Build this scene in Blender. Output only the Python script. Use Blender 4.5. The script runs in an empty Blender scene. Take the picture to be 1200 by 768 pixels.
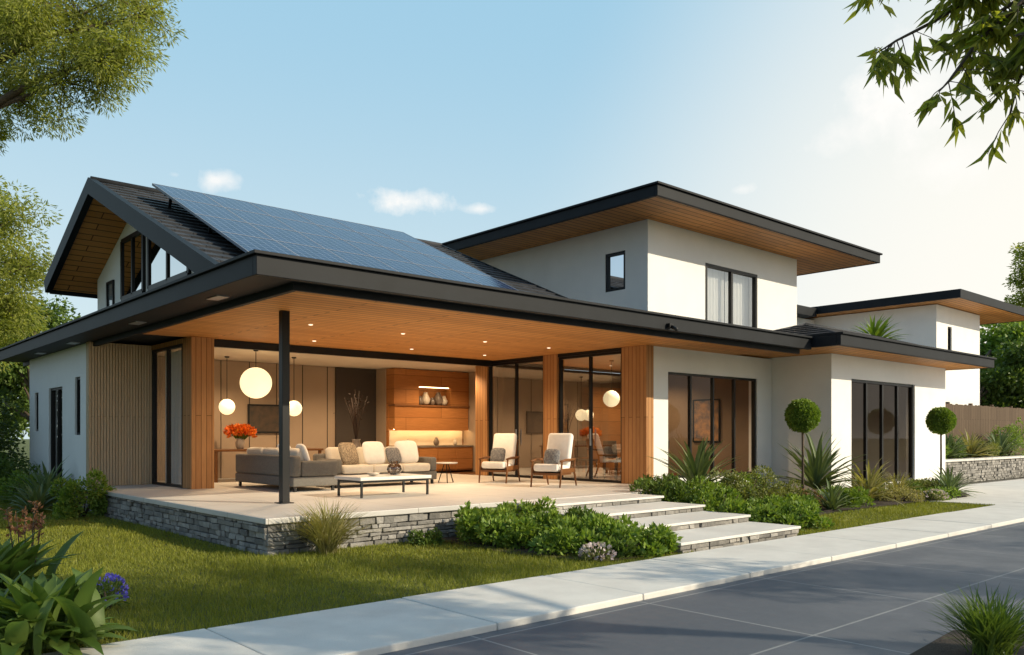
import bpy, math, random
import numpy as np
from mathutils import Vector, Matrix
random.seed(7); rng=np.random.default_rng(11)
S=bpy.context.scene; COL=S.collection
F=np.array([.664,.748,0]); Rv=np.array([.748,-.664,0])
CZ=1.6
def at(px,py,z=0.0):
    d=968*(CZ-z)/(py-510); p=F*d+Rv*((px-600)/968*d); return (p[0],p[1],z)
def atd(px,py,d):
    p=F*d+Rv*((px-600)/968*d); return (p[0],p[1],CZ+(510-py)*d/968)

# ------------------------------------------------------------ materials
def new_mat(name):
    m=bpy.data.materials.new(name); m.use_nodes=True; nt=m.node_tree; nt.nodes.clear()
    out=nt.nodes.new('ShaderNodeOutputMaterial'); b=nt.nodes.new('ShaderNodeBsdfPrincipled')
    nt.links.new(b.outputs[0],out.inputs[0]); return m,nt,b,out
def N(nt,t,**kw):
    n=nt.nodes.new(t)
    for k,v in kw.items(): setattr(n,k,v)
    return n
def c4(c): return (c[0],c[1],c[2],1)
def mixc(nt,fac,a,b,blend='MIX'):
    n=N(nt,'ShaderNodeMix',data_type='RGBA',blend_type=blend)
    if isinstance(fac,(int,float)): n.inputs[0].default_value=fac
    else: nt.links.new(fac,n.inputs[0])
    for i,x in ((6,a),(7,b)):
        if isinstance(x,tuple): n.inputs[i].default_value=c4(x)
        else: nt.links.new(x,n.inputs[i])
    return n.outputs[2]
def math_(nt,op,a,b=None,c=None,clamp=False):
    n=N(nt,'ShaderNodeMath',operation=op,use_clamp=clamp)
    for i,x in enumerate((a,b,c)):
        if x is None: continue
        if isinstance(x,(int,float)): n.inputs[i].default_value=x
        else: nt.links.new(x,n.inputs[i])
    return n.outputs[0]
def noise(nt,vec,scale,detail=4,rough=.55):
    n=N(nt,'ShaderNodeTexNoise'); n.inputs['Scale'].default_value=scale; n.inputs['Detail'].default_value=detail; n.inputs['Roughness'].default_value=rough
    nt.links.new(vec,n.inputs['Vector']); return n.outputs['Fac']
def ramp(nt,fac,lo,hi):
    n=N(nt,'ShaderNodeMapRange'); n.inputs['From Min'].default_value=lo; n.inputs['From Max'].default_value=hi
    nt.links.new(fac,n.inputs['Value']); return n.outputs[0]
def objco(nt): return N(nt,'ShaderNodeTexCoord').outputs['Object']
def bump(nt,b,h,strength,dist=.02):
    n=N(nt,'ShaderNodeBump'); n.inputs['Strength'].default_value=strength; n.inputs['Distance'].default_value=dist
    nt.links.new(h,n.inputs['Height']); nt.links.new(n.outputs[0],b.inputs['Normal'])
def basic(name,c1,c2=None,scale=6,rough=.6,bmp=0,bscale=60,metal=0,coat=0,island=0,spec=.5,stain=0,joint=None):
    m,nt,b,o=new_mat(name); co=objco(nt)
    c2=c2 or tuple(x*.8 for x in c1)
    col=mixc(nt,ramp(nt,noise(nt,co,scale),.3,.7),c1,c2)
    if stain:
        s1=ramp(nt,noise(nt,co,.7,8,.7),.48,.75); col=mixc(nt,math_(nt,'MULTIPLY',s1,stain,clamp=True),col,tuple(v*.55 for v in c2))
        s2=ramp(nt,noise(nt,co,38,4,.7),.58,.72); col=mixc(nt,math_(nt,'MULTIPLY',s2,stain*.6,clamp=True),col,tuple(v*.45 for v in c2))
    if joint:
        br=N(nt,'ShaderNodeTexBrick',offset=.0); nt.links.new(co,br.inputs['Vector'])
        br.inputs['Color1'].default_value=(1,1,1,1); br.inputs['Color2'].default_value=(.93,.93,.93,1); br.inputs['Mortar'].default_value=(.45,.43,.4,1)
        br.inputs['Scale'].default_value=1; br.inputs['Brick Width'].default_value=joint; br.inputs['Row Height'].default_value=joint; br.inputs['Mortar Size'].default_value=.006
        col=mixc(nt,1.0,col,br.outputs['Color'],'MULTIPLY')
    if island:
        g=N(nt,'ShaderNodeNewGeometry'); r=math_(nt,'MULTIPLY_ADD',g.outputs['Random Per Island'],island,1-island/2)
        cm=N(nt,'ShaderNodeCombineColor'); 
        for i in range(3): nt.links.new(r,cm.inputs[i])
        col=mixc(nt,1.0,col,cm.outputs[0],'MULTIPLY')
    nt.links.new(col,b.inputs['Base Color']); b.inputs['Roughness'].default_value=rough; b.inputs['Metallic'].default_value=metal; b.inputs['Specular IOR Level'].default_value=spec
    if coat: b.inputs['Coat Weight'].default_value=coat
    if bmp: bump(nt,b,noise(nt,co,bscale,6),bmp)
    return m
def wood(name,c1,c2,mode,bw=3.0,rh=.12,rough=.6,seam=.4,ms=.006,grain=.5):
    m,nt,b,o=new_mat(name); co=objco(nt)
    sp=N(nt,'ShaderNodeSeparateXYZ'); nt.links.new(co,sp.inputs[0]); x,y,z=sp.outputs
    cm=N(nt,'ShaderNodeCombineXYZ')
    if mode=='flat': a,c=x,y
    elif mode=='vert': a,c=z,math_(nt,'ADD',x,y)
    else: a,c=math_(nt,'ADD',x,y),z
    nt.links.new(a,cm.inputs[0]); nt.links.new(c,cm.inputs[1])
    br=N(nt,'ShaderNodeTexBrick'); nt.links.new(cm.outputs[0],br.inputs['Vector'])
    br.inputs['Color1'].default_value=c4(c1); br.inputs['Color2'].default_value=c4(c2); br.inputs['Mortar'].default_value=c4(tuple(v*seam for v in c2))
    br.inputs['Scale'].default_value=1; br.inputs['Brick Width'].default_value=bw; br.inputs['Row Height'].default_value=rh; br.inputs['Mortar Size'].default_value=ms; br.inputs['Bias'].default_value=-.1
    mp=N(nt,'ShaderNodeMapping'); mp.inputs['Scale'].default_value=(1.2,28,1); nt.links.new(cm.outputs[0],mp.inputs[0])
    g=noise(nt,mp.outputs[0],2.2,6,.65)
    col=mixc(nt,ramp(nt,g,.3,.75),br.outputs['Color'],tuple(v*.45 for v in c2))
    col2=mixc(nt,grain,br.outputs['Color'],col)
    nt.links.new(col2,b.inputs['Base Color']); b.inputs['Roughness'].default_value=rough; b.inputs['Specular IOR Level'].default_value=.2
    bump(nt,b,br.outputs['Fac'],-.5,.006)
    return m
def leafmat(name,dark,light,trans=.3,clump=1.2):
    m,nt,b,o=new_mat(name)
    g=N(nt,'ShaderNodeNewGeometry')
    col=mixc(nt,g.outputs['Random Per Island'],dark,light)
    n=ramp(nt,noise(nt,g.outputs['Position'],clump,3),.32,.68)
    col=mixc(nt,math_(nt,'MULTIPLY',n,.45),col,tuple(v*.6 for v in dark))
    nt.links.new(col,b.inputs['Base Color']); b.inputs['Roughness'].default_value=.5; b.inputs['Specular IOR Level'].default_value=.35
    t=N(nt,'ShaderNodeBsdfTranslucent'); nt.links.new(mixc(nt,1.0,col,(1.4,1.4,.55),'MULTIPLY'),t.inputs[0])
    mx=N(nt,'ShaderNodeMixShader'); mx.inputs[0].default_value=trans
    nt.links.new(b.outputs[0],mx.inputs[1]); nt.links.new(t.outputs[0],mx.inputs[2]); nt.links.new(mx.outputs[0],o.inputs[0])
    return m
def emis(name,col,s):
    m,nt,b,o=new_mat(name); b.inputs['Base Color'].default_value=c4((.8,.75,.6)); co=objco(nt)
    nt.links.new(mixc(nt,noise(nt,co,3),col,tuple(v*.9 for v in col)),b.inputs['Emission Color']); b.inputs['Emission Strength'].default_value=s
    return m
def glassmat(name,tint,extra=.05,k=1.4):
    m,nt,b,o=new_mat(name); nt.nodes.remove(b)
    tr=N(nt,'ShaderNodeBsdfTransparent'); tr.inputs[0].default_value=c4(tint)
    gl=N(nt,'ShaderNodeBsdfGlossy'); gl.inputs['Roughness'].default_value=.0
    fr=N(nt,'ShaderNodeFresnel'); fr.inputs[0].default_value=1.5
    f=math_(nt,'MULTIPLY_ADD',fr.outputs[0],k,extra,clamp=True)
    mx=N(nt,'ShaderNodeMixShader'); nt.links.new(f,mx.inputs[0]); nt.links.new(tr.outputs[0],mx.inputs[1]); nt.links.new(gl.outputs[0],mx.inputs[2]); nt.links.new(mx.outputs[0],o.inputs[0])
    return m
M={}
M['stucco']=basic('stucco',(.83,.825,.805),(.78,.775,.76),1.3,.85,.14,150,stain=.10)
M['metal']=basic('dark_metal',(.013,.015,.019),(.009,.0105,.013),2,.55,.03,40,spec=.18)
M['black']=basic('black_frame',(.010,.010,.011),None,4,.4,spec=.3)
M['tile']=basic('roof_tile',(.050,.052,.060),(.028,.030,.036),3,.6,.15,90,island=.6,spec=.3)
M['soffit']=wood('soffit_wood',(.80,.37,.115),(.64,.275,.080),'flat',3.4,.19,.55,.10,.012,.6)
M['wood']=wood('column_wood',(.53,.27,.11),(.41,.19,.072),'vert',4,.11,.6,.3)
M['clad']=wood('cladding_wood',(.64,.48,.31),(.55,.40,.25),'vert',4,.06,.6,.5,.004,.4)
M['panelwood']=wood('panel_wood',(.50,.21,.066),(.40,.16,.048),'horiz',2.5,.4,.45,.3,.006,.65)
M['furnwood']=wood('furniture_wood',(.21,.088,.032),(.17,.07,.024),'horiz',2.5,.5,.4,.8)
M['concrete']=basic('pale_concrete',(.72,.695,.65),(.62,.595,.555),1.8,.75,.15,70,stain=.3)
M['patio']=basic('patio_stone',(.63,.60,.56),(.55,.525,.49),1.1,.5,.06,60,stain=.15,joint=1.2)
M['stone']=basic('stacked_stone',(.31,.29,.265),(.20,.19,.178),9,.9,.8,26,island=.85)
M['mortar']=basic('mortar',(.10,.096,.09),None,9,.95,.3,60)
M['mulch']=basic('mulch_soil',(.06,.042,.028),(.03,.022,.016),18,.95,.8,50)
M['beige']=basic('interior_beige',(.36,.265,.185),(.32,.235,.165),1.2,.8)
M['taupe']=basic('interior_taupe',(.045,.034,.027),(.037,.028,.022),1.2,.8)
M['brownwall']=basic('interior_brown',(.21,.14,.09),(.16,.11,.07),1.2,.8)
M['ceil']=basic('ceiling_paint',(.66,.57,.46),(.62,.53,.42),1.2,.8)
M['greyfab']=basic('grey_fabric',(.17,.16,.145),(.13,.122,.11),30,.9,.3,300)
M['cream']=basic('cream_fabric',(.70,.65,.57),(.64,.59,.51),12,.9,.25,250)
M['white']=basic('white_fabric',(.84,.82,.78),(.78,.76,.72),12,.9,.2,250)
M['pattern']=basic('patterned_fabric',(.45,.36,.25),(.10,.075,.05),34,.9)
M['navy']=basic('dark_patterned_fabric',(.05,.055,.07),(.30,.29,.28),38,.9)
M['tabletop']=basic('white_stone_top',(.76,.73,.69),(.66,.63,.59),3,.25)
M['art']=basic('art_canvas',(.46,.22,.07),(.07,.06,.06),5,.6)
M['artb']=basic('dark_canvas',(.03,.025,.02),(.09,.055,.03),6,.4)
M['ceramic']=basic('glazed_ceramic',(.10,.075,.06),(.25,.2,.16),4,.3)
M['pale_ceramic']=basic('pale_ceramic',(.6,.52,.42),None,4,.35)
M['curtain']=basic('white_curtain',(.86,.86,.85),(.80,.80,.80),3,.9)
M['bark']=basic('bark',(.12,.085,.055),(.06,.045,.03),9,.9,.6,40)
M['twig']=basic('dry_twig',(.07,.04,.028),(.045,.028,.02),9,.9)
M['fence']=wood('fence_wood',(.15,.105,.07),(.11,.075,.05),'vert',3,.14,.8)
M['alum']=basic('aluminium',(.42,.45,.5),None,4,.35,metal=.8)
M['pframe']=basic('panel_frame_metal',(.26,.30,.37),None,4,.4,spec=.2)
M['glass']=glassmat('window_glass',(.90,.92,.92),.0,.5)
M['upglass']=glassmat('clear_upper_glass',(.97,.98,.98),.22,1.0)
M['skyglass']=glassmat('reflective_glass',(.82,.85,.87),.62,1.0)
M['darkglass']=glassmat('tinted_glass',(.58,.61,.63),.0,.45)
M['clearglass']=glassmat('clear_glass',(.85,.87,.86),.08)
M['globe']=emis('pendant_globe',(1,.80,.45),1.35)
M['strip']=emis('light_strip',(1,.70,.32),30.0)
M['strip2']=emis('niche_light_strip',(1,.74,.38),7.0)
M['spot']=emis('downlight_lens',(1,.88,.66),1.6)
M['grass_blade']=leafmat('grass_blade',(.165,.195,.025),(.35,.36,.058),.35,.7)
M['leaf_bright']=leafmat('leaf_bright',(.12,.215,.028),(.31,.42,.075),.3,3)
M['leaf_mid']=leafmat('leaf_mid',(.075,.135,.024),(.19,.27,.06),.3,2.5)
M['leaf_dark']=leafmat('leaf_dark',(.04,.075,.017),(.105,.15,.038),.25,1.2)
M['leaf_olive']=leafmat('leaf_olive',(.13,.155,.04),(.30,.33,.11),.3,2)
M['leaf_tree']=leafmat('leaf_tree',(.19,.23,.045),(.45,.47,.12),.55,.9)
M['leaf_hang']=leafmat('leaf_hang',(.15,.20,.032),(.40,.41,.085),.6,1.5)
M['leaf_agave']=leafmat('leaf_agave',(.11,.165,.07),(.26,.33,.14),.15,3)
M['leaf_straw']=leafmat('leaf_straw',(.26,.25,.09),(.52,.47,.22),.3,3)
M['flower_orange']=leafmat('flower_orange',(.55,.08,.02),(.8,.25,.03),.25,4)
M['flower_purple']=leafmat('flower_purple',(.12,.10,.66),(.26,.22,.9),.25,4)
M['flower_pale']=leafmat('flower_pale',(.45,.36,.42),(.75,.68,.70),.25,4)
M['flower_rust']=leafmat('flower_rust',(.2,.08,.04),(.38,.2,.11),.25,4)
def lawnmat():
    m,nt,b,o=new_mat('lawn_turf'); co=objco(nt)
    col=mixc(nt,ramp(nt,noise(nt,co,.8,5),.3,.7),(.085,.11,.018),(.15,.165,.032))
    col=mixc(nt,ramp(nt,noise(nt,co,60,3),.35,.7),col,(.055,.065,.016))
    nt.links.new(col,b.inputs['Base Color']); b.inputs['Roughness'].default_value=.95; bump(nt,b,noise(nt,co,90,4),.8,.03); return m
M['lawn']=lawnmat()
def drivemat():
    m,nt,b,o=new_mat('driveway_slab'); co=objco(nt)
    br=N(nt,'ShaderNodeTexBrick',offset=.0); nt.links.new(co,br.inputs['Vector'])
    br.inputs['Color1'].default_value=c4((.118,.125,.146)); br.inputs['Color2'].default_value=c4((.092,.10,.12)); br.inputs['Mortar'].default_value=c4((.30,.30,.30))
    br.inputs['Scale'].default_value=1; br.inputs['Brick Width'].default_value=2.1; br.inputs['Row Height'].default_value=1.7; br.inputs['Mortar Size'].default_value=.012
    n=ramp(nt,noise(nt,co,1.2,6,.6),.3,.7)
    col=mixc(nt,math_(nt,'MULTIPLY',n,.4),br.outputs['Color'],(.068,.074,.088))
    n2=ramp(nt,noise(nt,co,140,2),.45,.75); col=mixc(nt,math_(nt,'MULTIPLY',n2,.25),col,(.21,.21,.22))
    n3=ramp(nt,noise(nt,co,4.5,8,.7),.55,.8); col=mixc(nt,math_(nt,'MULTIPLY',n3,.35),col,(.17,.17,.175))
    nt.links.new(col,b.inputs['Base Color'])
    nt.links.new(math_(nt,'MULTIPLY_ADD',n,.2,.42),b.inputs['Roughness']); b.inputs['Specular IOR Level'].default_value=.35
    bump(nt,b,noise(nt,co,160,3),.2,.01); return m
M['drive']=drivemat()
def solarmat():
    m,nt,b,o=new_mat('solar_cells'); co=objco(nt)
    br=N(nt,'ShaderNodeTexBrick',offset=.0); nt.links.new(co,br.inputs['Vector'])
    br.inputs['Color1'].default_value=c4((.011,.024,.078)); br.inputs['Color2'].default_value=c4((.006,.014,.046)); br.inputs['Mortar'].default_value=c4((.19,.24,.34))
    br.inputs['Scale'].default_value=1; br.inputs['Brick Width'].default_value=.1543; br.inputs['Row Height'].default_value=.1685; br.inputs['Mortar Size'].default_value=.005
    nt.links.new(br.outputs['Color'],b.inputs['Base Color']); b.inputs['Roughness'].default_value=.12; b.inputs['Specular IOR Level'].default_value=.11
    bump(nt,b,noise(nt,co,1.2,2),.06,.05)
    return m
M['solar']=solarmat()

# ------------------------------------------------------------ builders
def tagp(o,label=None,cat=None,group=None,kind=None):
    if label: o['label']=label
    if cat: o['category']=cat
    if group: o['group']=group
    if kind: o['kind']=kind
    return o
def root(name,label,cat,loc,rz=0,group=None,kind=None):
    o=bpy.data.objects.new(name,None); COL.objects.link(o); o.empty_display_size=.2
    o.location=loc; o.rotation_euler=(0,0,rz); return tagp(o,label,cat,group,kind)
class MB:
    def __init__(s): s.v=[]; s.f=[]; s.sm=[]
    def add(s,vs,fs,smooth=False):
        k=len(s.v); s.v+= [tuple(v) for v in vs]; s.f+=[tuple(i+k for i in f) for f in fs]; s.sm+=[smooth]*len(fs); return s
    def box(s,x0,y0,z0,x1,y1,z1):
        if x1<x0:x0,x1=x1,x0
        if y1<y0:y0,y1=y1,y0
        if z1<z0:z0,z1=z1,z0
        vs=[(x0,y0,z0),(x1,y0,z0),(x1,y1,z0),(x0,y1,z0),(x0,y0,z1),(x1,y0,z1),(x1,y1,z1),(x0,y1,z1)]
        return s.add(vs,[(0,3,2,1),(4,5,6,7),(0,1,5,4),(1,2,6,5),(2,3,7,6),(3,0,4,7)])
    def cbox(s,c,size,mat=None):
        x,y,z=[q/2 for q in size]
        vs=[Vector(p) for p in ((-x,-y,-z),(x,-y,-z),(x,y,-z),(-x,y,-z),(-x,-y,z),(x,-y,z),(x,y,z),(-x,y,z))]
        if mat is not None: vs=[mat@v for v in vs]
        return s.add([v+Vector(c) for v in vs],[(0,3,2,1),(4,5,6,7),(0,1,5,4),(1,2,6,5),(2,3,7,6),(3,0,4,7)])
    def poly_x(s,pts,x0,x1):
        n=len(pts); vs=[(x0,p[0],p[1]) for p in pts]+[(x1,p[0],p[1]) for p in pts]
        fs=[tuple(range(n)),tuple(range(2*n-1,n-1,-1))]+[(i,i+n,(i+1)%n+n,(i+1)%n) for i in range(n)]
        return s.add(vs,fs)
    def tube(s,pts,rad,n=8,cap=True):
        pts=[Vector(p) for p in pts]; rings=[]
        for i,p in enumerate(pts):
            d=(pts[min(i+1,len(pts)-1)]-pts[max(i-1,0)]).normalized()
            a=d.orthogonal().normalized() if i==0 else (prev-d*prev.dot(d)).normalized()
            prev=a; b=d.cross(a); r=rad[i] if isinstance(rad,(list,tuple)) else rad
            rings.append([p+(a*math.cos(2*math.pi*k/n)+b*math.sin(2*math.pi*k/n))*r for k in range(n)])
        vs=[v for r in rings for v in r]; fs=[]
        for i in range(len(pts)-1):
            for k in range(n): fs.append((i*n+k,i*n+(k+1)%n,(i+1)*n+(k+1)%n,(i+1)*n+k))
        if cap: fs+= [tuple(range(n-1,-1,-1)),tuple(range((len(pts)-1)*n,len(pts)*n))]
        return s.add(vs,fs,True)
    def lathe(s,prof,c=(0,0,0),n=20):
        pts=[]; fs=[]
        for r,z in prof:
            for k in range(n): a=2*math.pi*k/n; pts.append((c[0]+r*math.cos(a),c[1]+r*math.sin(a),c[2]+z))
        for i in range(len(prof)-1):
            for k in range(n): fs.append((i*n+k,i*n+(k+1)%n,(i+1)*n+(k+1)%n,(i+1)*n+k))
        fs+=[tuple(range(n-1,-1,-1)),tuple(range((len(prof)-1)*n,len(prof)*n))]
        return s.add(pts,fs,True)
    def sphere(s,c,r,n=24):
        return s.lathe([(max(.002,r*math.sin(math.pi*i/n)),-r*math.cos(math.pi*i/n)) for i in range(n+1)],c,n)
    def superell(s,c,size,mat=None,e=.45,n=14):
        vs=[];fs=[]
        sg=lambda v,p: math.copysign(abs(v)**p,v)
        for i in range(n+1):
            ph=-math.pi/2+math.pi*i/n
            for k in range(2*n):
                th=2*math.pi*k/(2*n)
                v=Vector((size[0]/2*sg(math.cos(ph),.9)*sg(math.cos(th),e),size[1]/2*sg(math.sin(ph),1),size[2]/2*sg(math.cos(ph),.9)*sg(math.sin(th),e)))
                if mat is not None: v=mat@v
                vs.append(v+Vector(c))
        w=2*n
        for i in range(n):
            for k in range(w): fs.append((i*w+k,i*w+(k+1)%w,(i+1)*w+(k+1)%w,(i+1)*w+k))
        return s.add(vs,fs,True)
    def build(s,name,mat,parent=None,off=(0,0,0),bevel=0,seg=2):
        me=bpy.data.meshes.new(name); me.from_pydata([(v[0]-off[0],v[1]-off[1],v[2]-off[2]) for v in s.v],[],s.f)
        if any(s.sm): me.polygons.foreach_set('use_smooth',s.sm)
        me.materials.append(mat); me.update()
        o=bpy.data.objects.new(name,me); COL.objects.link(o)
        if parent is not None: o.parent=parent
        if bevel:
            b=o.modifiers.new('bevel','BEVEL'); b.width=bevel; b.segments=seg; b.limit_method='ANGLE'
            if seg>2: me.polygons.foreach_set('use_smooth',[True]*len(me.polygons))
        return o
def np_mesh(name,V,k,mat,parent=None):
    V=np.asarray(V,np.float32); n=len(V); nf=n//k
    me=bpy.data.meshes.new(name); me.vertices.add(n); me.vertices.foreach_set('co',V.ravel())
    me.loops.add(n); me.loops.foreach_set('vertex_index',np.arange(n,dtype=np.int32))
    me.polygons.add(nf); me.polygons.foreach_set('loop_start',np.arange(0,n,k,dtype=np.int32)); me.polygons.foreach_set('loop_total',np.full(nf,k,np.int32))
    me.materials.append(mat); me.update(calc_edges=True)
    o=bpy.data.objects.new(name,me); COL.objects.link(o)
    if parent is not None: o.parent=parent
    return o
def nrm(a): return a/(np.linalg.norm(a,axis=1,keepdims=True)+1e-9)
def leaves(P,D,L,W):
    n=len(P); D=nrm(D); Sd=nrm(np.cross(D,rng.normal(size=(n,3)))); Nn=np.cross(Sd,D)
    L=np.broadcast_to(np.asarray(L,float),(n,))[:,None]; W=np.broadcast_to(np.asarray(W,float),(n,))[:,None]
    V=np.empty((n,4,3)); V[:,0]=P; V[:,1]=P+D*L*.45+Sd*W*.5+Nn*L*.07; V[:,2]=P+D*L-Nn*L*.05; V[:,3]=P+D*L*.45-Sd*W*.5+Nn*L*.07
    return V.reshape(-1,3)

# ------------------------------------------------------------ setting: ground
def struct(o): o['kind']='structure'; return o
struct(MB().box(-400,-400,-.5,400,400,-.13).build('ground',M['lawn']))
struct(MB().box(-45,-2.9,-.3,75,5.24,-.03).build('driveway',M['drive']))
struct(MB().box(-60,6.7,-.3,20.6,60,0).build('lawn',M['lawn']))
mb=MB(); x=-8.8
while x<60:
    mb.box(x+.006,5.25,-.3,x+1.9-.006,6.69,.03+random.uniform(-.004,.004)); x+=1.9
struct(mb.build('path',M['concrete'],bevel=.012))
struct(MB().box(20.62,6.70,-.3,60,10.05,.022).build('driveway_apron',M['concrete']))
mb=MB()
mb.add([(7.4,9.9,.02),(7.3,8.2,.02),(7.7,6.95,.02),(8.97,6.85,.02),(8.97,10.25,.02),(7.5,10.25,.02)],[(0,1,2,3,4,5)])
mb.add([(12.15,6.95,.02),(13.3,7.15,.02),(14.6,8.0,.02),(16.5,8.35,.02),(19.0,8.25,.02),(22.8,8.0,.06),(24.5,8.9,.06),(24.5,10.05,.06),(19.55,10.05,.02),(19.55,11.7,.02),(12.15,11.7,.02)],[tuple(range(11))])
struct(mb.build('planting_bed',M['mulch']))
mb=MB().add([(5.9,1.5,-.02),(7.4,1.3,-.02),(8.0,2.0,-.02),(7.3,2.7,-.02),(6.1,2.6,-.02)],[(0,1,2,3,4)]); mb.add([(6.3,-1.2,-.02),(7.5,-1.2,-.02),(7.5,0,-.02),(6.3,0,-.02)],[(0,1,2,3)])
struct(mb.build('planting_pocket',M['mulch']))

def grass():
    regs=[(-3,6.66,9.3,10.25,1.0),(-7,10.3,4.75,27,1.0),(12.2,6.68,20.5,8.3,1.0)]
    Ps=[]
    for x0,y0,x1,y1,w in regs:
        n=int((x1-x0)*(y1-y0)*2600); P=np.column_stack([rng.uniform(x0,x1,n),rng.uniform(y0,y1,n)])
        d=P@F[:2]; r=P@Rv[:2]
        keep=(np.abs(r/d)<.66)&(rng.random(n)<np.clip((9.5/d)**1.7,.05,1))
        Ps.append(P[keep])
    P=np.vstack(Ps)
    bed=((P[:,0]>7.5)&(P[:,0]<9)&(P[:,1]>7.7)&(P[:,1]<10.3))|((P[:,0]>15)&(P[:,1]>8.2))
    P=P[~bed]
    n=len(P); d=P@F[:2]
    h=rng.uniform(.03,.065,n)*(1+.25*np.sin(P[:,0]*1.7)*np.cos(P[:,1]*1.3)); w=np.clip(.0011*d,.008,.03)*rng.uniform(.6,1.1,n)
    a=rng.uniform(0,2*np.pi,n); b=rng.uniform(0,2*np.pi,n); lean=rng.uniform(.0,.05,n)
    V=np.zeros((n,3,3)); V[:,:,:2]=P[:,None,:]
    V[:,0,0]-=np.cos(a)*w/2; V[:,0,1]-=np.sin(a)*w/2; V[:,1,0]+=np.cos(a)*w/2; V[:,1,1]+=np.sin(a)*w/2
    V[:,2,0]+=np.cos(b)*lean; V[:,2,1]+=np.sin(b)*lean; V[:,2,2]=h
    o=np_mesh('grass',V.reshape(-1,3),3,M['grass_blade']); tagp(o,'short mown green grass covering the front lawn','grass',kind='stuff')
grass()

# ------------------------------------------------------------ house
HO=(5.0,12.0,0.0)
house=root('modern_house','modern white house with wood lined roofs, solar panels and open living room','house',HO)
def hp(mb,name,mat,parent=None,bevel=0): return mb.build(name,mat,parent or house,HO,bevel)
def abox(mb,axis,a0,a1,c0,c1,z0,z1):
    if axis=='y': mb.box(a0,c0,z0,a1,c1,z1)
    else: mb.box(c0,a0,z0,c1,a1,z1)
def wall(axis,c0,c1,a0,a1,z0,z1,ops=(),mb=None):
    mb=mb or MB(); cur=a0
    for (p,q,b,t) in sorted(ops):
        if p>cur: abox(mb,axis,cur,p,c0,c1,z0,z1)
        if b>z0: abox(mb,axis,p,q,c0,c1,z0,b)
        if t<z1: abox(mb,axis,p,q,c0,c1,t,z1)
        cur=q
    if cur<a1: abox(mb,axis,cur,a1,c0,c1,z0,z1)
    return mb
def window(axis,c,a0,a1,z0,z1,n,name='window',fw=.055,dep=.1,glass='glass',par=None,off=HO,handle=False):
    mb=MB(); h=dep/2
    abox(mb,axis,a0,a0+fw,c-h,c+h,z0,z1); abox(mb,axis,a1-fw,a1,c-h,c+h,z0,z1)
    abox(mb,axis,a0+fw,a1-fw,c-h,c+h,z0,z0+fw); abox(mb,axis,a0+fw,a1-fw,c-h,c+h,z1-fw,z1)
    w=(a1-a0-fw)/n
    for i in range(1,n): abox(mb,axis,a0+w*i,a0+w*i+fw,c-h*.8,c+h*.8,z0+fw,z1-fw)
    fr=mb.build(name,M['black'],par or house,off)
    for i in range(n):
        p,q=a0+w*i+fw,a0+w*(i+1)
        if axis=='y': vs=[(p,c,z0+fw),(q,c,z0+fw),(q,c,z1-fw),(p,c,z1-fw)]
        else: vs=[(c,p,z0+fw),(c,q,z0+fw),(c,q,z1-fw),(c,p,z1-fw)]
        MB().add(vs,[(0,1,2,3)]).build('pane',M[glass],fr,off)
    if handle:
        for i in range(1,n,2):
            hb=MB(); p=a0+w*i-.05; abox(hb,axis,p,p+.025,c-h-.05,c-h-.02,1.35,1.75); hb.build('handle',M['alum'],fr,off)
    return fr
CLG=3.6
hp(wall('x',5.0,5.22,19.42,25,0,CLG-.002,[(21.6,22.9,.5,2.75),(20.05,20.5,1.6,2.9),(24.0,24.4,1.7,2.7)]),'wall',M['stucco'])
window('x',5.09,21.6,22.9,.5,2.75,2,'door',glass='darkglass'); window('x',5.09,20.05,20.5,1.6,2.9,1,glass='darkglass'); window('x',5.09,24.0,24.4,1.7,2.7,1,glass='darkglass')
hp(wall('y',24.78,25,5.22,14,0,CLG-.002),'wall',M['stucco'])
mb=MB().box(4.98,19.22,0.0,6.27,19.40,CLG-.002)
x=4.95
while x<6.22:
    mb.box(x,19.195,.5,x+.05,19.219,CLG-.004); x+=.06
mb.box(4.95,19.225,.5,4.979,19.30,CLG-.004); mb.box(4.95,19.315,.5,4.979,19.395,CLG-.004)
hp(mb,'timber_cladding',M['clad'])
window('x',6.3,17.32,19.2,.5,3.5,2,'sliding_door',glass='glass')
hp(MB().box(6.24,17.32,3.5,6.36,19.2,CLG-.002),'door_header',M['wood'])
def column(x0,y0,x1,y1,z0=.5,z1=CLG-.003): hp(MB().box(x0,y0,z0,x1,y1,z1),'wooden_column',M['wood'],bevel=.008)
column(6.25,16.82,6.72,17.31)
column(14.36,11.70,14.62,12.42,.0); column(14.36,14.5,14.62,15.0); column(14.36,17.2,14.62,17.7)
window('x',14.46,12.43,14.49,.5,3.52,2,'sliding_door',handle=True); window('x',14.46,15.01,17.19,.5,3.52,2,'sliding_door',handle=True)
hp(MB().box(14.38,12.43,3.52,14.58,14.49,CLG-.003),'door_header',M['black']); hp(MB().box(14.38,15.01,3.52,14.58,17.19,CLG-.003),'door_header',M['black'])
hp(MB().box(6.73,16.95,3.44,14.35,17.07,CLG-.003),'opening_header',M['black'])
for b_ in ((5.23,20.5,.5,11.6,20.7,3.49),(6.27,19.42,.5,6.4,20.49,3.49),(12.9,19.95,.5,15.62,20.7,3.49),(15.62,17.0,.5,15.8,20.7,3.49),(14.63,17.05,.5,15.61,17.2,3.49)):
    hp(MB().box(*b_),'interior_wall',M['beige'])
for i in range(6): hp(MB().box(7.6+i*.75,20.485,.5,7.615+i*.75,20.499,3.49),'wall_batten',M['taupe'])
hp(MB().box(11.601,20.44,.5,12.899,20.7,3.49),'niche_wall',M['taupe'])
hp(MB().box(6.37,17.08,3.5,15.8,20.7,3.57),'interior_ceiling',M['ceil'])
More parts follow.
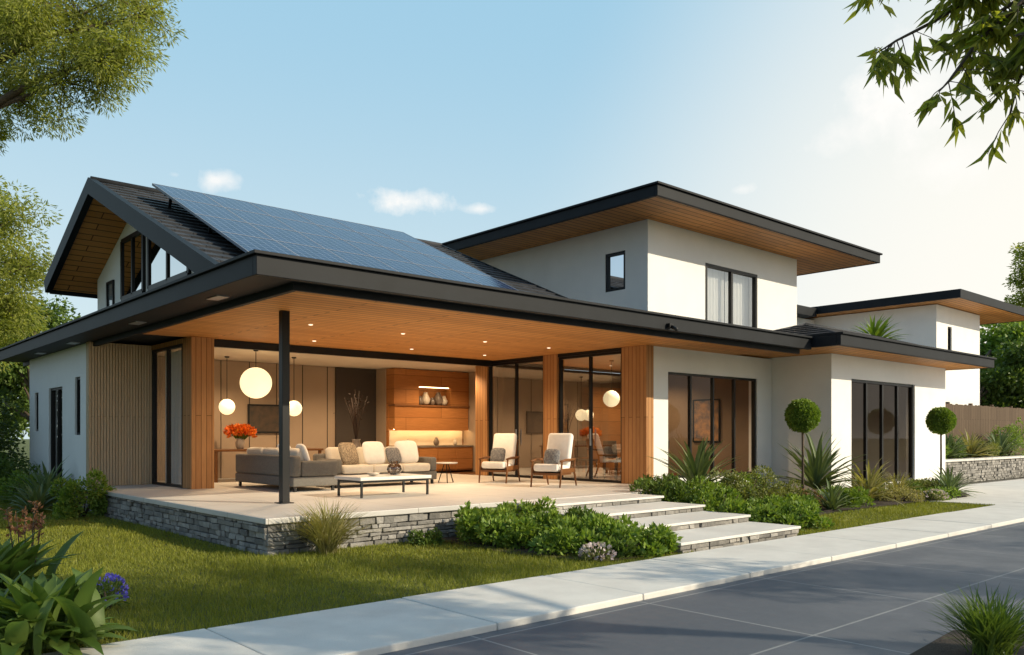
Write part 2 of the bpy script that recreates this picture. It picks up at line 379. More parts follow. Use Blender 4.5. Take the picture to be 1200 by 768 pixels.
hp(MB().box(14.63,16.85,.5,19.6,17.04,3.49),'interior_wall',M['brownwall']); hp(MB().box(19.4,12.02,.5,19.598,16.84,3.49),'interior_wall',M['brownwall'])
hp(MB().box(17.7,16.4,.5,19.39,16.84,3.0),'built_in_cabinet',M['panelwood'])
hp(MB().box(14.6,12.02,3.5,19.6,16.84,3.57),'interior_ceiling',M['ceil'])
hp(MB().box(14.62,12.01,.30,19.6,20.1,.5),'interior_floor',M['furnwood'])
hp(wall('y',11.75,12.0,14.64,19.59,0,CLG-.002,[(15.2,18.9,.6,3.05)]),'wall',M['stucco'])
window('y',11.84,15.2,18.9,.6,3.05,4,glass='glass')
mb=wall('x',19.6,19.85,10.1,17,0,3.635); wall('y',10.1,10.35,19.85,26.7,0,3.635,[(20.65,24.5,.3,3.05)],mb); mb.box(26.45,10.35,0,26.7,17,3.635); mb.box(19.85,16.75,0,26.45,17,3.635)
hp(mb,'wall',M['stucco'])
window('y',10.2,20.65,24.5,.3,3.05,4,'sliding_door',fw=.075,glass='darkglass')
hp(MB().box(19.86,10.36,.1,26.44,16.7,.3),'interior_floor',M['furnwood'])
hp(MB().box(19.86,14.6,.3,26.44,14.8,3.6),'interior_wall',M['brownwall'])
hp(MB().box(19.86,10.36,3.5,26.44,16.7,3.6),'interior_ceiling',M['ceil'])
hp(MB().box(20.55,9.95,.0,24.6,10.09,.28),'door_threshold',M['concrete'])
pp=hp(MB().box(6.03,12.33,.5,6.16,12.46,CLG-.002),'post',M['black'],bevel=.006)
hp(MB().box(5.98,12.28,.5,6.21,12.51,.515),'post_base',M['black'],pp)
lr=hp(MB().box(4.5,9.8,3.655,17.88,26,3.80),'lower_roof',M['metal'])
hp(MB().box(4.4,9.7,3.58,17.89,9.8,3.83).box(4.4,9.8,3.58,4.5,26,3.83),'fascia',M['metal'],lr,.008)
hp(MB().box(4.35,9.65,3.832,17.88,9.85,3.875).box(4.35,9.85,3.832,4.55,26,3.875),'gutter_edge',M['metal'],lr,.006)
hp(MB().box(4.5,9.8,3.6,17.88,10.06,3.652).box(4.5,10.06,3.6,5.12,26,3.652),'eave_lining',M['metal'],lr)
hp(MB().box(5.04,9.99,3.50,17.88,10.055,3.598).box(5.04,10.056,3.50,5.115,26,3.598),'inner_fascia',M['metal'],lr)
hp(MB().box(5.121,10.061,3.6,17.88,17.07,3.65),'soffit',M['soffit'],lr)
for px,py in ((7.2,13.6),(9.2,13.6),(11.3,13.6),(13.2,13.6),(8.5,15.9),(11.0,15.9),(13.2,15.9)):
    hp(MB().lathe([(.04,0),(.04,-.008),(.025,-.012)],(px,py,3.598),16),'downlight',M['spot'],lr)
for yy in (11.6,15.2,19.5,22.5):
    hp(MB().box(4.68,yy,3.585,4.86,yy+.42,3.598),'eave_light',M['alum'],lr)
hp(MB().box(12.5,9.62,3.62,12.62,9.7,3.70).tube([(12.56,9.63,3.64),(12.56,9.5,3.57)],.035,10),'security_light',M['black'],lr)
# gable roof
SL=.426; RY,RZ=17.7,6.62; VX=13.15
def slopez(y): return RZ-SL*abs(y-RY)
def slab(y0,y1,x0,x1,t0,t1):
    a=math.atan(SL); s=1 if y0<RY-.01 else -1
    n=(-s*math.sin(a),math.cos(a))
    p=[(y0,slopez(y0)),(y1,slopez(y1))]
    return [(p[0][0]+n[0]*t0,p[0][1]+n[1]*t0),(p[1][0],p[1][1]+t0/n[1]),(p[1][0],p[1][1]+t1/n[1]),(p[0][0]+n[0]*t1,p[0][1]+n[1]*t1)],x0,x1
mb=MB()
for y0 in (11.2,21.3): mb.poly_x(*slab(y0,RY,4.68,VX,-.14,-.03))
gr=hp(mb,'gable_roof',M['metal'])
mb=MB(); a=math.atan(SL); Ls=(RY-11.2)/math.cos(a); nr=21; rl=Ls/nr
for i in range(nr):
    for k in range(31):
        x0=4.66+k*.294-(0 if i%2 else .147); x1=x0+.286
        x0=max(x0,4.6);x1=min(x1,VX+.03)
        if x1-x0<.02: continue
        s0=i*rl-.03; s1=(i+1)*rl
        lift=random.uniform(0,.006)
        def P(x,s,t): return (x,11.2+s*math.cos(a)-t*math.sin(a),slopez(11.2)+s*math.sin(a)+t*math.cos(a))
        t0=.035+lift
        vs=[P(x0,s0,t0),P(x1,s0,t0),P(x1,s1,.005),P(x0,s1,.005),P(x0,s0,t0-.045),P(x1,s0,t0-.045),P(x1,s1,-.028),P(x0,s1,-.028)]
        mb.add(vs,[(0,1,2,3),(4,5,1,0),(5,6,2,1),(7,4,0,3)])
hp(mb,'roof_tiles',M['tile'],gr)
mb=MB(); nr2=11; Lb=3.6/math.cos(a)/nr2
for i in range(nr2):
    s0=i*Lb-.03; s1=(i+1)*Lb
    def P(x,s,t): return (x,21.3-s*math.cos(a)+t*math.sin(a),slopez(21.3)+s*math.sin(a)+t*math.cos(a))
    mb.add([P(4.6,s0,.03),P(VX,s0,.03),P(VX,s1,.005),P(4.6,s1,.005)],[(3,2,1,0)])
hp(mb,'roof_tiles',M['tile'],gr)
hp(MB().tube([(4.6,RY,RZ+.02),(VX+.03,RY,RZ+.02)],.07,8),'ridge_cap',M['tile'],gr)
for y0,xa,xb,ta,tb in ((11.25,4.55,4.679,-.25,.05),(21.3,4.55,4.679,-.25,.05),(11.3,VX+.001,VX+.07,-.2,.045)):
    mb=MB(); mb.poly_x(*slab(y0,RY,xa,xb,ta,tb)); hp(mb,'barge_board',M['metal'],gr)
for y0 in (11.6,21.25):
    mb=MB(); mb.poly_x(*slab(y0,RY,4.68,6.0,-.19,-.142)); hp(mb,'gable_soffit',M['soffit'],gr)
hp(MB().box(4.68,21.3,4.86,VX,21.36,5.13),'fascia',M['metal'],gr)
und=lambda y: slopez(y)-.215
WY0,WY1,WS=14.8,18.7,4.45
mb=MB()
mb.poly_x([(11.75,3.80),(20.6,3.80),(20.6,WS),(13.2,WS)],5.5,5.7)
mb.poly_x([(13.2,WS),(WY0,WS),(WY0,und(WY0)),(13.25,und(13.25))],5.5,5.7)
mb.poly_x([(WY1,WS),(20.6,WS),(20.6,und(20.6)),(WY1,und(WY1))],5.5,5.7)
mb.poly_x([(17.0,WS),(17.25,WS),(17.25,und(17.25)),(17.0,und(17.0))],5.5,5.7)
mb.poly_x([(17.25,5.75),(WY1,5.75),(WY1,und(WY1)),(RY,und(RY)),(17.25,und(17.25))],5.5,5.7)
mb.box(5.7,20.45,3.8,12.2,20.6,5.2); mb.poly_x([(11.75,3.80),(20.45,3.8),(20.45,und(20.45)),(RY,und(RY)),(11.8,und(11.8))],12.75,12.9)
hp(mb,'gable_wall',M['stucco'])
fx0,fx1=5.44,5.62
def gwin(pts,mull):
    mb=MB()
    def bar(p,q,w):
        d=Vector((q[0]-p[0],q[1]-p[1])).normalized(); n=Vector((-d.y,d.x))*w/2
        mb.poly_x([(p[0]-n.x,p[1]-n.y),(q[0]-n.x,q[1]-n.y),(q[0]+n.x,q[1]+n.y),(p[0]+n.x,p[1]+n.y)],fx0,fx1)
    for i in range(len(pts)): bar(pts[i],pts[(i+1)%len(pts)],.09)
    for p,q in mull: bar(p,q,.07)
    gw=hp(mb,'window',M['black'])
    hp(MB().add([(5.47,y,z) for y,z in pts],[tuple(range(len(pts)))]),'pane',M['skyglass'],gw)
gwin([(17.29,WS+.04),(WY1-.04,WS+.04),(WY1-.04,5.71),(17.29,5.71)],[((17.95,WS+.05),(17.95,5.70))])
gwin([(WY0+.04,WS+.04),(16.96,WS+.04),(16.96,und(16.96)-.05),(WY0+.04,und(WY0)-.05)],[((15.9,WS+.05),(15.9,und(15.9)-.05))])
window('x',5.49,19.3,19.8,4.35,5.0,1,glass='darkglass',dep=.06)
hp(MB().box(5.72,12.6,3.81,11.9,20.4,3.86),'attic_floor',M['panelwood'])
mb=MB(); mb.poly_x([(12.9,3.87),(20.4,3.87),(20.4,und(20.4)-.03),(RY,und(RY)-.05),(12.9,und(12.9)-.03)],5.72,5.80); hp(mb,'pale_pane_backing',M['curtain'])  # white sheet added behind the gable panes, standing in for drapery and reflected sky
# upper volume
mb=wall('y',12.5,12.75,15.4,22.2,3.79,6.72,[(17.7,20.1,4.4,6.0)])
wall('x',15.4,15.65,12.75,19.0,3.79,6.72,[(13.2,13.85,5.15,6.1)],mb)
mb.box(21.95,12.75,3.79,22.2,19,6.72); mb.box(15.65,18.8,3.79,21.95,19,6.72)
hp(mb,'wall',M['stucco'])
window('y',12.55,17.7,20.1,4.4,6.0,2,fw=.08,dep=.12,glass='upglass'); window('x',15.47,13.2,13.85,5.15,6.1,1,fw=.07,glass='skyglass')
hp(MB().box(15.66,14.6,3.8,21.94,14.7,6.7),'interior_wall',M['beige'])
ur=hp(MB().box(14.08,11.18,6.78,24.42,20,6.95),'upper_roof',M['metal'])
hp(MB().box(14.0,11.1,6.71,24.5,11.18,6.95).box(14.0,11.18,6.71,14.08,20.08,6.95).box(24.42,11.18,6.71,24.5,20.08,6.95).box(14.08,20,6.71,24.42,20.08,6.95),'fascia',M['metal'],ur,.01)
hp(MB().box(13.95,11.05,6.952,24.55,20.1,7.0),'roof_edge',M['metal'],ur,.006)
hp(MB().box(14.08,11.18,6.722,24.42,20,6.778),'soffit',M['soffit'],ur)
# wing roof
wr=hp(MB().box(18.0,9.1,3.7,27.4,17,3.88),'wing_roof',M['metal'])
hp(MB().box(17.9,9.0,3.63,27.5,9.1,3.88).box(17.9,9.1,3.63,18.0,17.1,3.88).box(27.4,9.1,3.63,27.5,17.1,3.88).box(18.0,17.0,3.63,27.4,17.1,3.88),'fascia',M['metal'],wr,.01)
hp(MB().box(17.9,8.95,3.884,27.55,17.12,3.93),'roof_edge',M['metal'],wr,.006)
hp(MB().box(18.0,9.1,3.64,27.4,17,3.697),'soffit',M['soffit'],wr)
mb=MB(); 
def hipface(a_,b_,c_,d_,rows):
    a_,b_,c_,d_=map(Vector,(a_,b_,c_,d_))
    n=(b_-a_).cross(d_-a_).normalized()
    for i in range(rows):
        t0=i/rows; t1=(i+1)/rows
        p0,p1=a_.lerp(d_,t0),b_.lerp(c_,t0); q0,q1=a_.lerp(d_,t1),b_.lerp(c_,t1)
        w=(p1-p0).length; k=max(1,int(w/.3))
        for j in range(k):
            e0=p0.lerp(p1,j/k)+n*.035; e1=p0.lerp(p1,(j+.97)/k)+n*.035; e2=q0.lerp(q1,(j+.97)/k)+n*.004; e3=q0.lerp(q1,j/k)+n*.004
            mb.add([e0,e1,e2,e3,e0-n*.035,e1-n*.035],[(0,1,2,3),(4,5,1,0)])
A,B,C_,D=(18.2,9.3,3.945),(25.2,9.3,3.945),(25.2,12.6,3.945),(18.2,12.6,3.945); r0,r1=(19.9,10.95,4.46),(23.5,10.95,4.46)
hipface(A,B,r1,r0,6); hipface(D,A,r0,r0,6); hipface(B,C_,r1,r1,6); hipface(C_,D,r0,r1,6)
hp(mb,'roof_tiles',M['tile'],wr)
hp(MB().tube([r0,r1],.05,8).tube([A,r0],.04,8).tube([B,r1],.04,8).tube([D,r0],.04,8),'ridge_cap',M['tile'],wr)

# solar array
ang=math.atan2(2.0,4.27)
sa=root('solar_array','blue solar panel array mounted on the tiled gable roof','solar panels',(5.3,12.0,4.35)); sa.rotation_euler=(ang,0,0)
pw,ph=.95,1.18
cell=MB().box(.012,.012,0,pw-.014,ph-.014,.03); frm=MB().box(0,0,-.01,pw-.003,.012,.034).box(0,ph-.014,-.01,pw-.003,ph-.003,.034).box(0,.012,-.01,.012,ph-.014,.034).box(pw-.014,.012,-.01,pw-.003,ph-.014,.034)
p0=cell.build('solar_panel',M['solar'],sa); f0=frm.build('panel_frame',M['pframe'],p0)
for j in range(4):
    for i in range(6):
        if i==j==0: continue
        p=p0.copy(); COL.objects.link(p); p.parent=sa; p.location=(i*pw,j*ph,0)
        f=f0.copy(); COL.objects.link(f); f.parent=p
for j in (.5,1.6,2.8,4.1): MB().box(.05,j,-.06,5.65,j+.04,-.012).build('rail',M['black'],sa)
for i in (.15,1.9,3.8,5.5):
    MB().box(i,4.1,-.36,i+.05,4.14,-.06).build('support_leg',M['black'],sa); MB().box(i,2.0,-.24,i+.05,2.04,-.06).build('support_leg',M['black'],sa)

# patio and steps
PO=(4.82,10.3,0)
patio=root('stone_patio','raised pale patio with grey stacked stone edge in front of the house','patio',PO)
MB().box(4.88,10.36,-.1,14.35,20.49,.415).build('patio_core',M['mortar'],patio,PO)
MB().box(4.78,10.26,.42,14.35,19.18,.5).box(6.4,19.18,.42,14.35,20.49,.5).build('slab',M['patio'],patio,PO,.01)
def stones(o,u,n,L,z0,z1):
    mb=MB(); z=z0
    while z<z1-.02:
        h=min(random.uniform(.05,.10),z1-z); 
        if z1-z-h<.04: h=z1-z
        s=-random.uniform(0,.15)
        while s<L:
            w=random.uniform(.09,.32); a0=max(s,0); a1=min(s+w,L)
            if a1-a0>.03:
                pr=random.uniform(.0,.045); g=.005
                q=[]
                for (aa,zz) in ((a0+g,z+g),(a1-g,z+g),(a1-g,z+h-g),(a0+g,z+h-g)):
                    j=lambda: random.uniform(-.007,.007)
                    q.append((aa+j(),zz+j()))
                fr=[(o[0]+u[0]*aa+n[0]*(pr+random.uniform(-.008,.008)),o[1]+u[1]*aa+n[1]*(pr+random.uniform(-.008,.008)),zz) for aa,zz in q]; bk=[(o[0]+u[0]*aa-n[0]*.08,o[1]+u[1]*aa-n[1]*.08,zz) for aa,zz in q]
                mb.add(fr+bk,[(0,1,2,3),(1,0,4,5),(2,1,5,6),(3,2,6,7),(0,3,7,4)])
            s+=w
        z+=h
    return mb
for o,u,n,L in (((4.83,10.33),(1,0),(0,-1),4.2),((12.1,10.33),(1,0),(0,-1),2.2),((4.84,10.33),(0,1),(-1,0),8.85)):
    stones(o,u,n,L,-.02,.415).build('stone_wall',M['stone'],patio,PO,.005,1)
SO=(10.5,8.5,0)
steps=root('front_steps','wide pale stone steps leading from the path up to the patio','steps',SO)
tops=[.16,.275,.385,.492]
for i in range(4):
    y0=6.74+i*.9; z1=tops[i]
    t=MB().box(9.0,y0,z1-.04,12.1,10.25 if i==3 else y0+.96,z1).build('step',M['concrete'],steps,SO,.008)
    zb=-.1 if i==0 else tops[i-1]+.001
    MB().box(9.04,y0+.07,zb,12.06,10.25,z1-.042).build('step_core',M['stone'],t,SO)
    stones((9.03,y0+.045),(1,0),(0,-1),3.04,-.02 if i==0 else zb,z1-.042).build('riser',M['stone'],t,SO)
    if i==0: stones((12.065,y0+.05),(0,1),(1,0),3.4,-.02,z1-.042).build('side_face',M['stone'],t,SO)

# house behind on the right
H2=(33.5,13,0)
h2=root('modern_house','smaller white house with flat wood lined roof behind the right wing','house',H2)
wall('y',13,13.3,33.5,38,0,6.66,[(34.6,35.0,4.9,5.9)]).build('wall',M['stucco'],h2,H2)
MB().box(33.5,13.3,0,33.8,21,6.66).build('wall',M['stucco'],h2,H2); MB().box(37.7,13.3,0,38,21,6.66).build('wall',M['stucco'],h2,H2); MB().box(33.8,20.7,0,37.7,21,6.66).build('wall',M['stucco'],h2,H2)
window('y',13.1,34.6,35.0,4.9,5.9,1,par=h2,off=H2,glass='darkglass')
MB().box(33.81,15,.1,37.69,15.1,6.6).build('interior_wall',M['taupe'],h2,H2)
q=MB().box(32.68,11.88,6.75,41.4,21.4,6.96).build('roof',M['metal'],h2,H2)
MB().box(32.6,11.8,6.68,41.5,11.88,7.0).box(32.6,11.88,6.68,32.68,21.5,7.0).box(41.42,11.88,6.68,41.5,21.5,7.0).build('fascia',M['metal'],q,H2)
MB().box(32.68,11.88,6.692,41.42,21.4,6.748).build('soffit',M['soffit'],q,H2)
MB().box(28.3,17.4,6.55,32.5,22,6.9).build('side_roof',M['metal'],h2,H2); MB().box(28.9,18,0,33.45,21.6,6.54).build('side_wall',M['stucco'],h2,H2)
RO=(27.3,10.7,0)
rw=root('retaining_wall','low grey stone retaining wall right of the garage wing','wall',RO)
MB().box(27.4,10.8,-.2,50,11.05,.72).build('wall_core',M['mortar'],rw,RO)
stones((27.4,10.78),(1,0),(0,-1),16,-.02,.72).build('stone_face',M['stone'],rw,RO); MB().box(27.3,10.68,.722,50,11.1,.79).build('coping',M['concrete'],rw,RO)
struct(MB().box(27.3,11.1,-.2,60,40,.72).build('terrace_ground',M['mulch']))
FO=(29,12.4,.72)
fe=root('wooden_fence','brown wooden board fence behind the retaining wall at right','fence',FO)
mb=MB(); x=28.6
while x<50:
    mb.box(x,12.4,.74,x+.17,12.43,2.78+random.uniform(-.02,.02)); x+=.18
mb.build('board_panel',M['fence'],fe,FO)
for i in range(9): MB().box(28.6+i*2.3,12.44,.72,28.72+i*2.3,12.56,2.86).build('fence_post',M['fence'],fe,FO)

# ------------------------------------------------------------ furniture
Z=.5
def sofa(label,loc,rz,L,n,arms=(-1,1)):
    t=root('sofa',label,'sofa',loc,rz); D=.98
    MB().box(-L/2,-D/2,.10,L/2,D/2,.29).build('base',M['greyfab'],t,bevel=.03,seg=3)
    MB().box(-L/2,D/2-.18,.291,L/2,D/2,.70).build('backrest',M['greyfab'],t,bevel=.05,seg=3)
    for s in arms: MB().box(s*L/2,-D/2,.291,s*(L/2-.18),D/2-.181,.60).build('armrest',M['greyfab'],t,bevel=.05,seg=3)
    w=(L-.37)/n
    for i in range(n):
        a=-L/2+.185+i*w
        MB().box(a+.004,-D/2-.03,.292,a+w-.004,D/2-.19,.47).build('seat_cushion',M['cream'],t,bevel=.055,seg=4)
        MB().cbox((a+w/2,D/2-.28,.63),(w-.015,.20,.42),Matrix.Rotation(-.22,3,'X')).build('back_cushion',M['cream'],t,bevel=.075,seg=4)
    for sx in (-1,1):
        for sy in (-1,1): MB().box(sx*(L/2-.06),sy*(D/2-.06),0,sx*(L/2-.11),sy*(D/2-.11),.099).build('leg',M['black'],t)
    return t
sofa('long grey sofa with its back towards the black post',(7.85,15.95,Z),math.radians(90),2.7,3)
sofa('shorter grey sofa with white cushions facing the coffee table',(9.85,15.6,Z),0,2.6,3)
def pillow(label,loc,rz,tilt,size,mat,group=None):
    m=Matrix.Rotation(tilt,3,'X')
    o=MB().superell((0,0,size/2*.95),(size,.17,size),m).build('throw_pillow',M[mat]); o.location=loc; o.rotation_euler=(0,0,rz); tagp(o,label,'pillow',group)
pillow('white throw pillow at the near end of the long sofa',(7.75,14.95,.97),math.radians(80),-.3,.48,'white')
pillow('patterned brown throw pillow at the left end of the shorter sofa',(9.05,15.42,.97),.25,-.35,.5,'pattern')
pillow('white throw pillow in the middle of the shorter sofa',(9.65,15.38,.97),-.1,-.35,.52,'white')
pillow('white throw pillow at the right end of the shorter sofa',(10.5,15.38,.97),-.25,-.4,.54,'white')
pillow('dark patterned throw pillow between the white ones on the shorter sofa',(10.1,15.30,.97),.1,-.4,.38,'navy')
pillow('white throw pillow in the middle of the long sofa',(7.8,15.8,.97),math.radians(95),-.3,.48,'white')
ct=root('coffee_table','low coffee table with white top and black legs on the patio','coffee table',(8.3,12.9,Z))
MB().box(-.76,-.45,.30,.76,.45,.36).build('table_top',M['tabletop'],ct,bevel=.01)
MB().box(-.72,-.41,.26,.72,-.38,.298).box(-.72,.38,.26,.72,.41,.298).box(-.72,-.38,.26,-.69,.38,.298).box(.69,-.38,.26,.72,.38,.298).build('apron',M['black'],ct)
for sx in (-1,1):
    for sy in (-1,1): MB().box(sx*.72,sy*.41,0,sx*.685,sy*.375,.259).build('leg',M['black'],ct)
v=root('glass_vase','round glass vase with brown filling on the coffee table','vase',(8.6,13.0,Z+.36))
MB().lathe([(.05,0),(.11,.03),(.14,.10),(.12,.17),(.06,.21),(.075,.25)]).build('vessel',M['clearglass'],v)
np_mesh('dried_flowers',leaves(rng.normal(0,.045,(150,3))+[0,0,.11],rng.normal(size=(150,3)),.06,.025),4,M['flower_rust'],v)
b=MB().lathe([(.03,0),(.09,.02),(.12,.06),(.115,.06),(.085,.03),(.01,.02)]).build('bowl',M['pale_ceramic']); b.location=(8.05,12.85,Z+.36); tagp(b,'small pale bowl left of the glass vase','bowl')
st=root('side_table','small dark side table at the right end of the shorter sofa','side table',(11.55,15.3,Z))
MB().lathe([(.26,.44),(.26,.47)],n=28).build('table_top',M['tabletop'],st)
for k in range(3):
    an=k*2.09; MB().tube([(.05*math.cos(an),.05*math.sin(an),.44),(.2*math.cos(an),.2*math.sin(an),0)],.012,6).build('leg',M['black'],st)
def armchair(label,loc,rz):
    t=root('armchair',label,'armchair',loc,rz,'armchairs on the patio'); t.scale=(.95,.95,.95)
    rt=Matrix.Rotation(-.30,3,'X')
    MB().cbox((0,-.07,.41),(.60,.70,.17),Matrix.Rotation(-.08,3,'X')).build('seat_cushion',M['white'],t,bevel=.055,seg=4)
    MB().cbox((0,.36,.79),(.60,.17,.84),rt).build('back_cushion',M['white'],t,bevel=.065,seg=4)
    MB().cbox((0,-.02,.29),(.64,.70,.05)).build('seat_frame',M['furnwood'],t,bevel=.01)
    MB().cbox((0,.46,.72),(.62,.03,.70),rt).build('back_frame',M['furnwood'],t,bevel=.01)
    for s in (-1,1):
        MB().tube([(s*.35,-.42,0),(s*.35,-.36,.3),(s*.355,-.32,.56)],[.018,.026,.024],8).build('leg',M['furnwood'],t)
        MB().tube([(s*.35,.54,0),(s*.35,.42,.3),(s*.355,.42,.60)],[.018,.026,.024],8).build('leg',M['furnwood'],t)
        MB().tube([(s*.355,-.40,.575),(s*.365,-.1,.60),(s*.36,.2,.60),(s*.355,.46,.61)],[.022,.032,.030,.022],8).build('armrest',M['furnwood'],t)
        MB().cbox((s*.35,.02,.36),(.025,.74,.10)).build('side_rail',M['furnwood'],t,bevel=.008)
armchair('white cushioned wooden armchair further back near the middle column',(12.55,14.6,Z),math.radians(-62))
armchair('white cushioned wooden armchair nearer the front, beside the sliding door',(12.4,12.65,Z),math.radians(-68))
pillow('dark patterned pillow on the further back armchair',(12.52,14.6,Z+.46),math.radians(-62),-.35,.36,'navy')
pillow('dark patterned pillow on the nearer armchair',(12.37,12.65,Z+.46),math.radians(-68),-.35,.36,'navy')
def table(name,label,cat,loc,L,W,H,mat,rz=0):
    t=root(name,label,cat,loc,rz); MB().box(-L/2,-W/2,H-.05,L/2,W/2,H).build('table_top',M[mat],t,bevel=.008)
    for sx in (-1,1):
        for sy in (-1,1): MB().box(sx*(L/2-.04),sy*(W/2-.04),0,sx*(L/2-.1),sy*(W/2-.1),H-.051).build('leg',M[mat],t)
    return t
table('console_table','long wooden table behind the long sofa','table',(8.9,19.2,Z),2.8,.85,.76,'furnwood')
table('work_table','dark wooden table inside the garage wing behind the glass door','table',(23.2,12.6,.3),1.8,.8,.75,'furnwood')
def vase(label,loc,sc,mat,prof=((.05,0),(.1,.05),(.12,.15),(.07,.26),(.05,.3),(.06,.32))):
    o=MB().lathe([(r*sc,z*sc) for r,z in prof]).build('vase',M[mat]); o.location=loc; return tagp(o,label,'vase')
fv=root('flower_vase','vase of orange and red flowers on the long wooden table','flowers',(8.3,19.2,Z+.76))
MB().lathe([(.07,0),(.1,.06),(.11,.16),(.08,.24),(.09,.26)]).build('vessel',M['pale_ceramic'],fv)
th=rng.uniform(0,6.28,420); rr=np.sqrt(rng.random(420))*.32; P=np.column_stack([rr*np.cos(th),rr*np.sin(th),.38+.18*rng.random(420)-.25*(rr/.32)**2*.4])
np_mesh('blooms',leaves(P,P-[0,0,.15]+rng.normal(0,.15,(420,3)),.10,.08),4,M['flower_orange'],fv)
np_mesh('stems',leaves(np.tile([0,0,.2],(160,1)),P[:160]-[0,0,.15],.33,.03),4,M['leaf_mid'],fv)
bv=root('branch_vase','tall dark floor vase with dry branches before the dark niche','vase',(10.75,17.95,Z))
MB().lathe([(.13,0),(.19,.2),(.2,.5),(.12,.85),(.09,.95),(.11,1.0)]).build('vessel',M['ceramic'],bv)
mb=MB()
for k in range(22):
    an=random.uniform(0,6.28); sp=random.uniform(.05,.42); h=random.uniform(.7,1.25)
    e=(sp*math.cos(an),sp*math.sin(an),1+h); mb.tube([(0,0,.9),(e[0]*.4,e[1]*.4,1+h*.5),e],[.011,.009,.004],5)
mb.build('branch',M['twig'],bv)
P=rng.normal(0,.17,(70,3))+[0,0,1.8]; np_mesh('dry_leaves',leaves(P,rng.normal(size=(70,3))+[0,0,.6],.08,.02),4,M['twig'],bv)
wu=root('wall_unit','wooden wall unit with lit counter and small open shelf niche','shelving',(12.92,19.94,Z))
MB().box(0,-.1,0,2.68,0,2.98).build('back_panel',M['panelwood'],wu)
bc=MB().box(.02,-.6,.06,2.66,-.101,.74).build('base_cabinet',M['panelwood'],wu)
for i in range(4): MB().box(.05+i*.66,-.622,.1,.05+i*.66+.62,-.602,.7).build('cabinet_door',M['panelwood'],bc,bevel=.005)
MB().box(0,-.62,.742,2.68,-.101,.79).build('counter',M['ceramic'],wu)
MB().box(.03,-.118,.80,2.65,-.102,1.23).build('backsplash',M['ceil'],wu)
MB().box(.02,-.4,1.27,2.66,-.101,1.92).box(.02,-.4,1.24,2.66,-.37,1.27).build('upper_cabinet',M['panelwood'],wu)
MB().box(0,-.44,1.922,2.68,-.101,1.97).build('shelf',M['furnwood'],wu)
MB().box(0,-.4,1.972,.85,-.101,2.978).box(2.0,-.4,1.972,2.68,-.101,2.978).box(.85,-.4,2.5,2.0,-.101,2.978).build('top_panel',M['panelwood'],wu)
MB().box(.05,-.34,1.25,2.63,-.30,1.268).build('light_strip',M['strip'],wu); MB().box(.9,-.36,2.475,1.95,-.33,2.497).build('light_strip',M['strip2'],wu)
for i,(xx,sc,mt,lb) in enumerate(((.98,.8,'ceramic','dark vase leftmost on the lit open shelf'),(1.18,1.15,'pale_ceramic','pale tall vase second from left on the open shelf'),(1.42,.7,'ceramic','small dark vase in the middle of the open shelf'),(1.64,1.2,'ceramic','tall dark vase fourth from left on the open shelf'),(1.85,.9,'pale_ceramic','pale vase rightmost on the open shelf'))):
    vase(lb,(12.92+xx,19.94-.26,Z+1.972),sc,mt)
for xx,sc,mt,lb in ((.5,.6,'pale_ceramic','small pale jar at the left of the lit counter'),(1.5,.75,'ceramic','dark jar in the middle of the lit counter'),(2.2,.6,'pale_ceramic','small pale jar at the right of the lit counter')):
    vase(lb,(12.92+xx,19.94-.35,Z+.79),sc,mt)
def picture(name,label,axis,c,a0,a1,z0,z1,mat,sgn=-1):
    t=root(name,label,'picture',((a0+a1)/2,c,z0) if axis=='y' else (c,(a0+a1)/2,z0)); off=tuple(t.location)
    mb=MB(); f=.04
    e0,e1=(c,c+sgn*.04)
    for b_ in ((a0,a0+f,z0,z1),(a1-f,a1,z0,z1),(a0+f,a1-f,z0,z0+f),(a0+f,a1-f,z1-f,z1)): abox(mb,axis,b_[0],b_[1],e0,e1,b_[2],b_[3])
    mb.build('frame',M['black'],t,off); mb=MB(); abox(mb,axis,a0+f,a1-f,c,c+sgn*.02,z0+f,z1-f); mb.build('canvas',M[mat],t,off)
picture('wall_picture','wide dark picture on the beige wall of the living room','y',20.48,9.05,10.1,1.65,2.4,'artb')
picture('wall_picture','framed brown artwork on the back wall seen through the left sliding door','y',16.83,16.4,17.1,1.5,2.5,'art')
picture('wall_picture','framed artwork on the dining room side wall seen through the front window','x',19.39,13.2,14.1,1.4,2.6,'art')
picture('wall_picture','small framed artwork on the garage wing wall behind the glass door','y',14.58,23.6,24.6,1.4,2.3,'art')
def pendant(label,p,r,top):
    t=root('pendant_lamp',label,'lamp',p,0); MB().sphere((0,0,0),r).build('globe',M['globe'],t)
    MB().tube([(0,0,r*.98),(0,0,top-p[2]-.03)],.008,6).build('cord',M['black'],t); MB().lathe([(.05,-.03),(.06,0)],(0,0,top-p[2])).build('ceiling_rose',M['black'],t)
pendant('large round glowing pendant lamp left of the black post',(7.95,17.55,2.76),.345,3.498)
pendant('small round glowing pendant lamp left of and below the large one',(8.1,19.5,2.28),.19,3.498)
pendant('small round glowing pendant lamp just right of the black post',(9.4,18.6,2.25),.19,3.498)
pendant('round glowing pendant lamp over the dining table behind glass',(15.8,14.0,2.52),.21,3.498)
dt=table('dining_table','dark dining table behind the glass sliding doors','table',(16.2,14.0,Z),1.1,2.2,.75,'furnwood')
def chair(label,loc,rz,src=None):
    t=root('dining_chair',label,'chair',loc,rz,'chairs around the dining table')
    MB().cbox((0,0,.46),(.44,.44,.05)).build('seat',M['taupe'],t,bevel=.015); MB().cbox((0,.21,.75),(.42,.035,.42),Matrix.Rotation(-.12,3,'X')).build('backrest',M['taupe'],t,bevel=.012)
    for sx in (-1,1):
        for sy in (-1,1): MB().tube([(sx*.2,sy*.2,0),(sx*.18,sy*.18,.44)],.016,6).build('leg',M['black'],t)
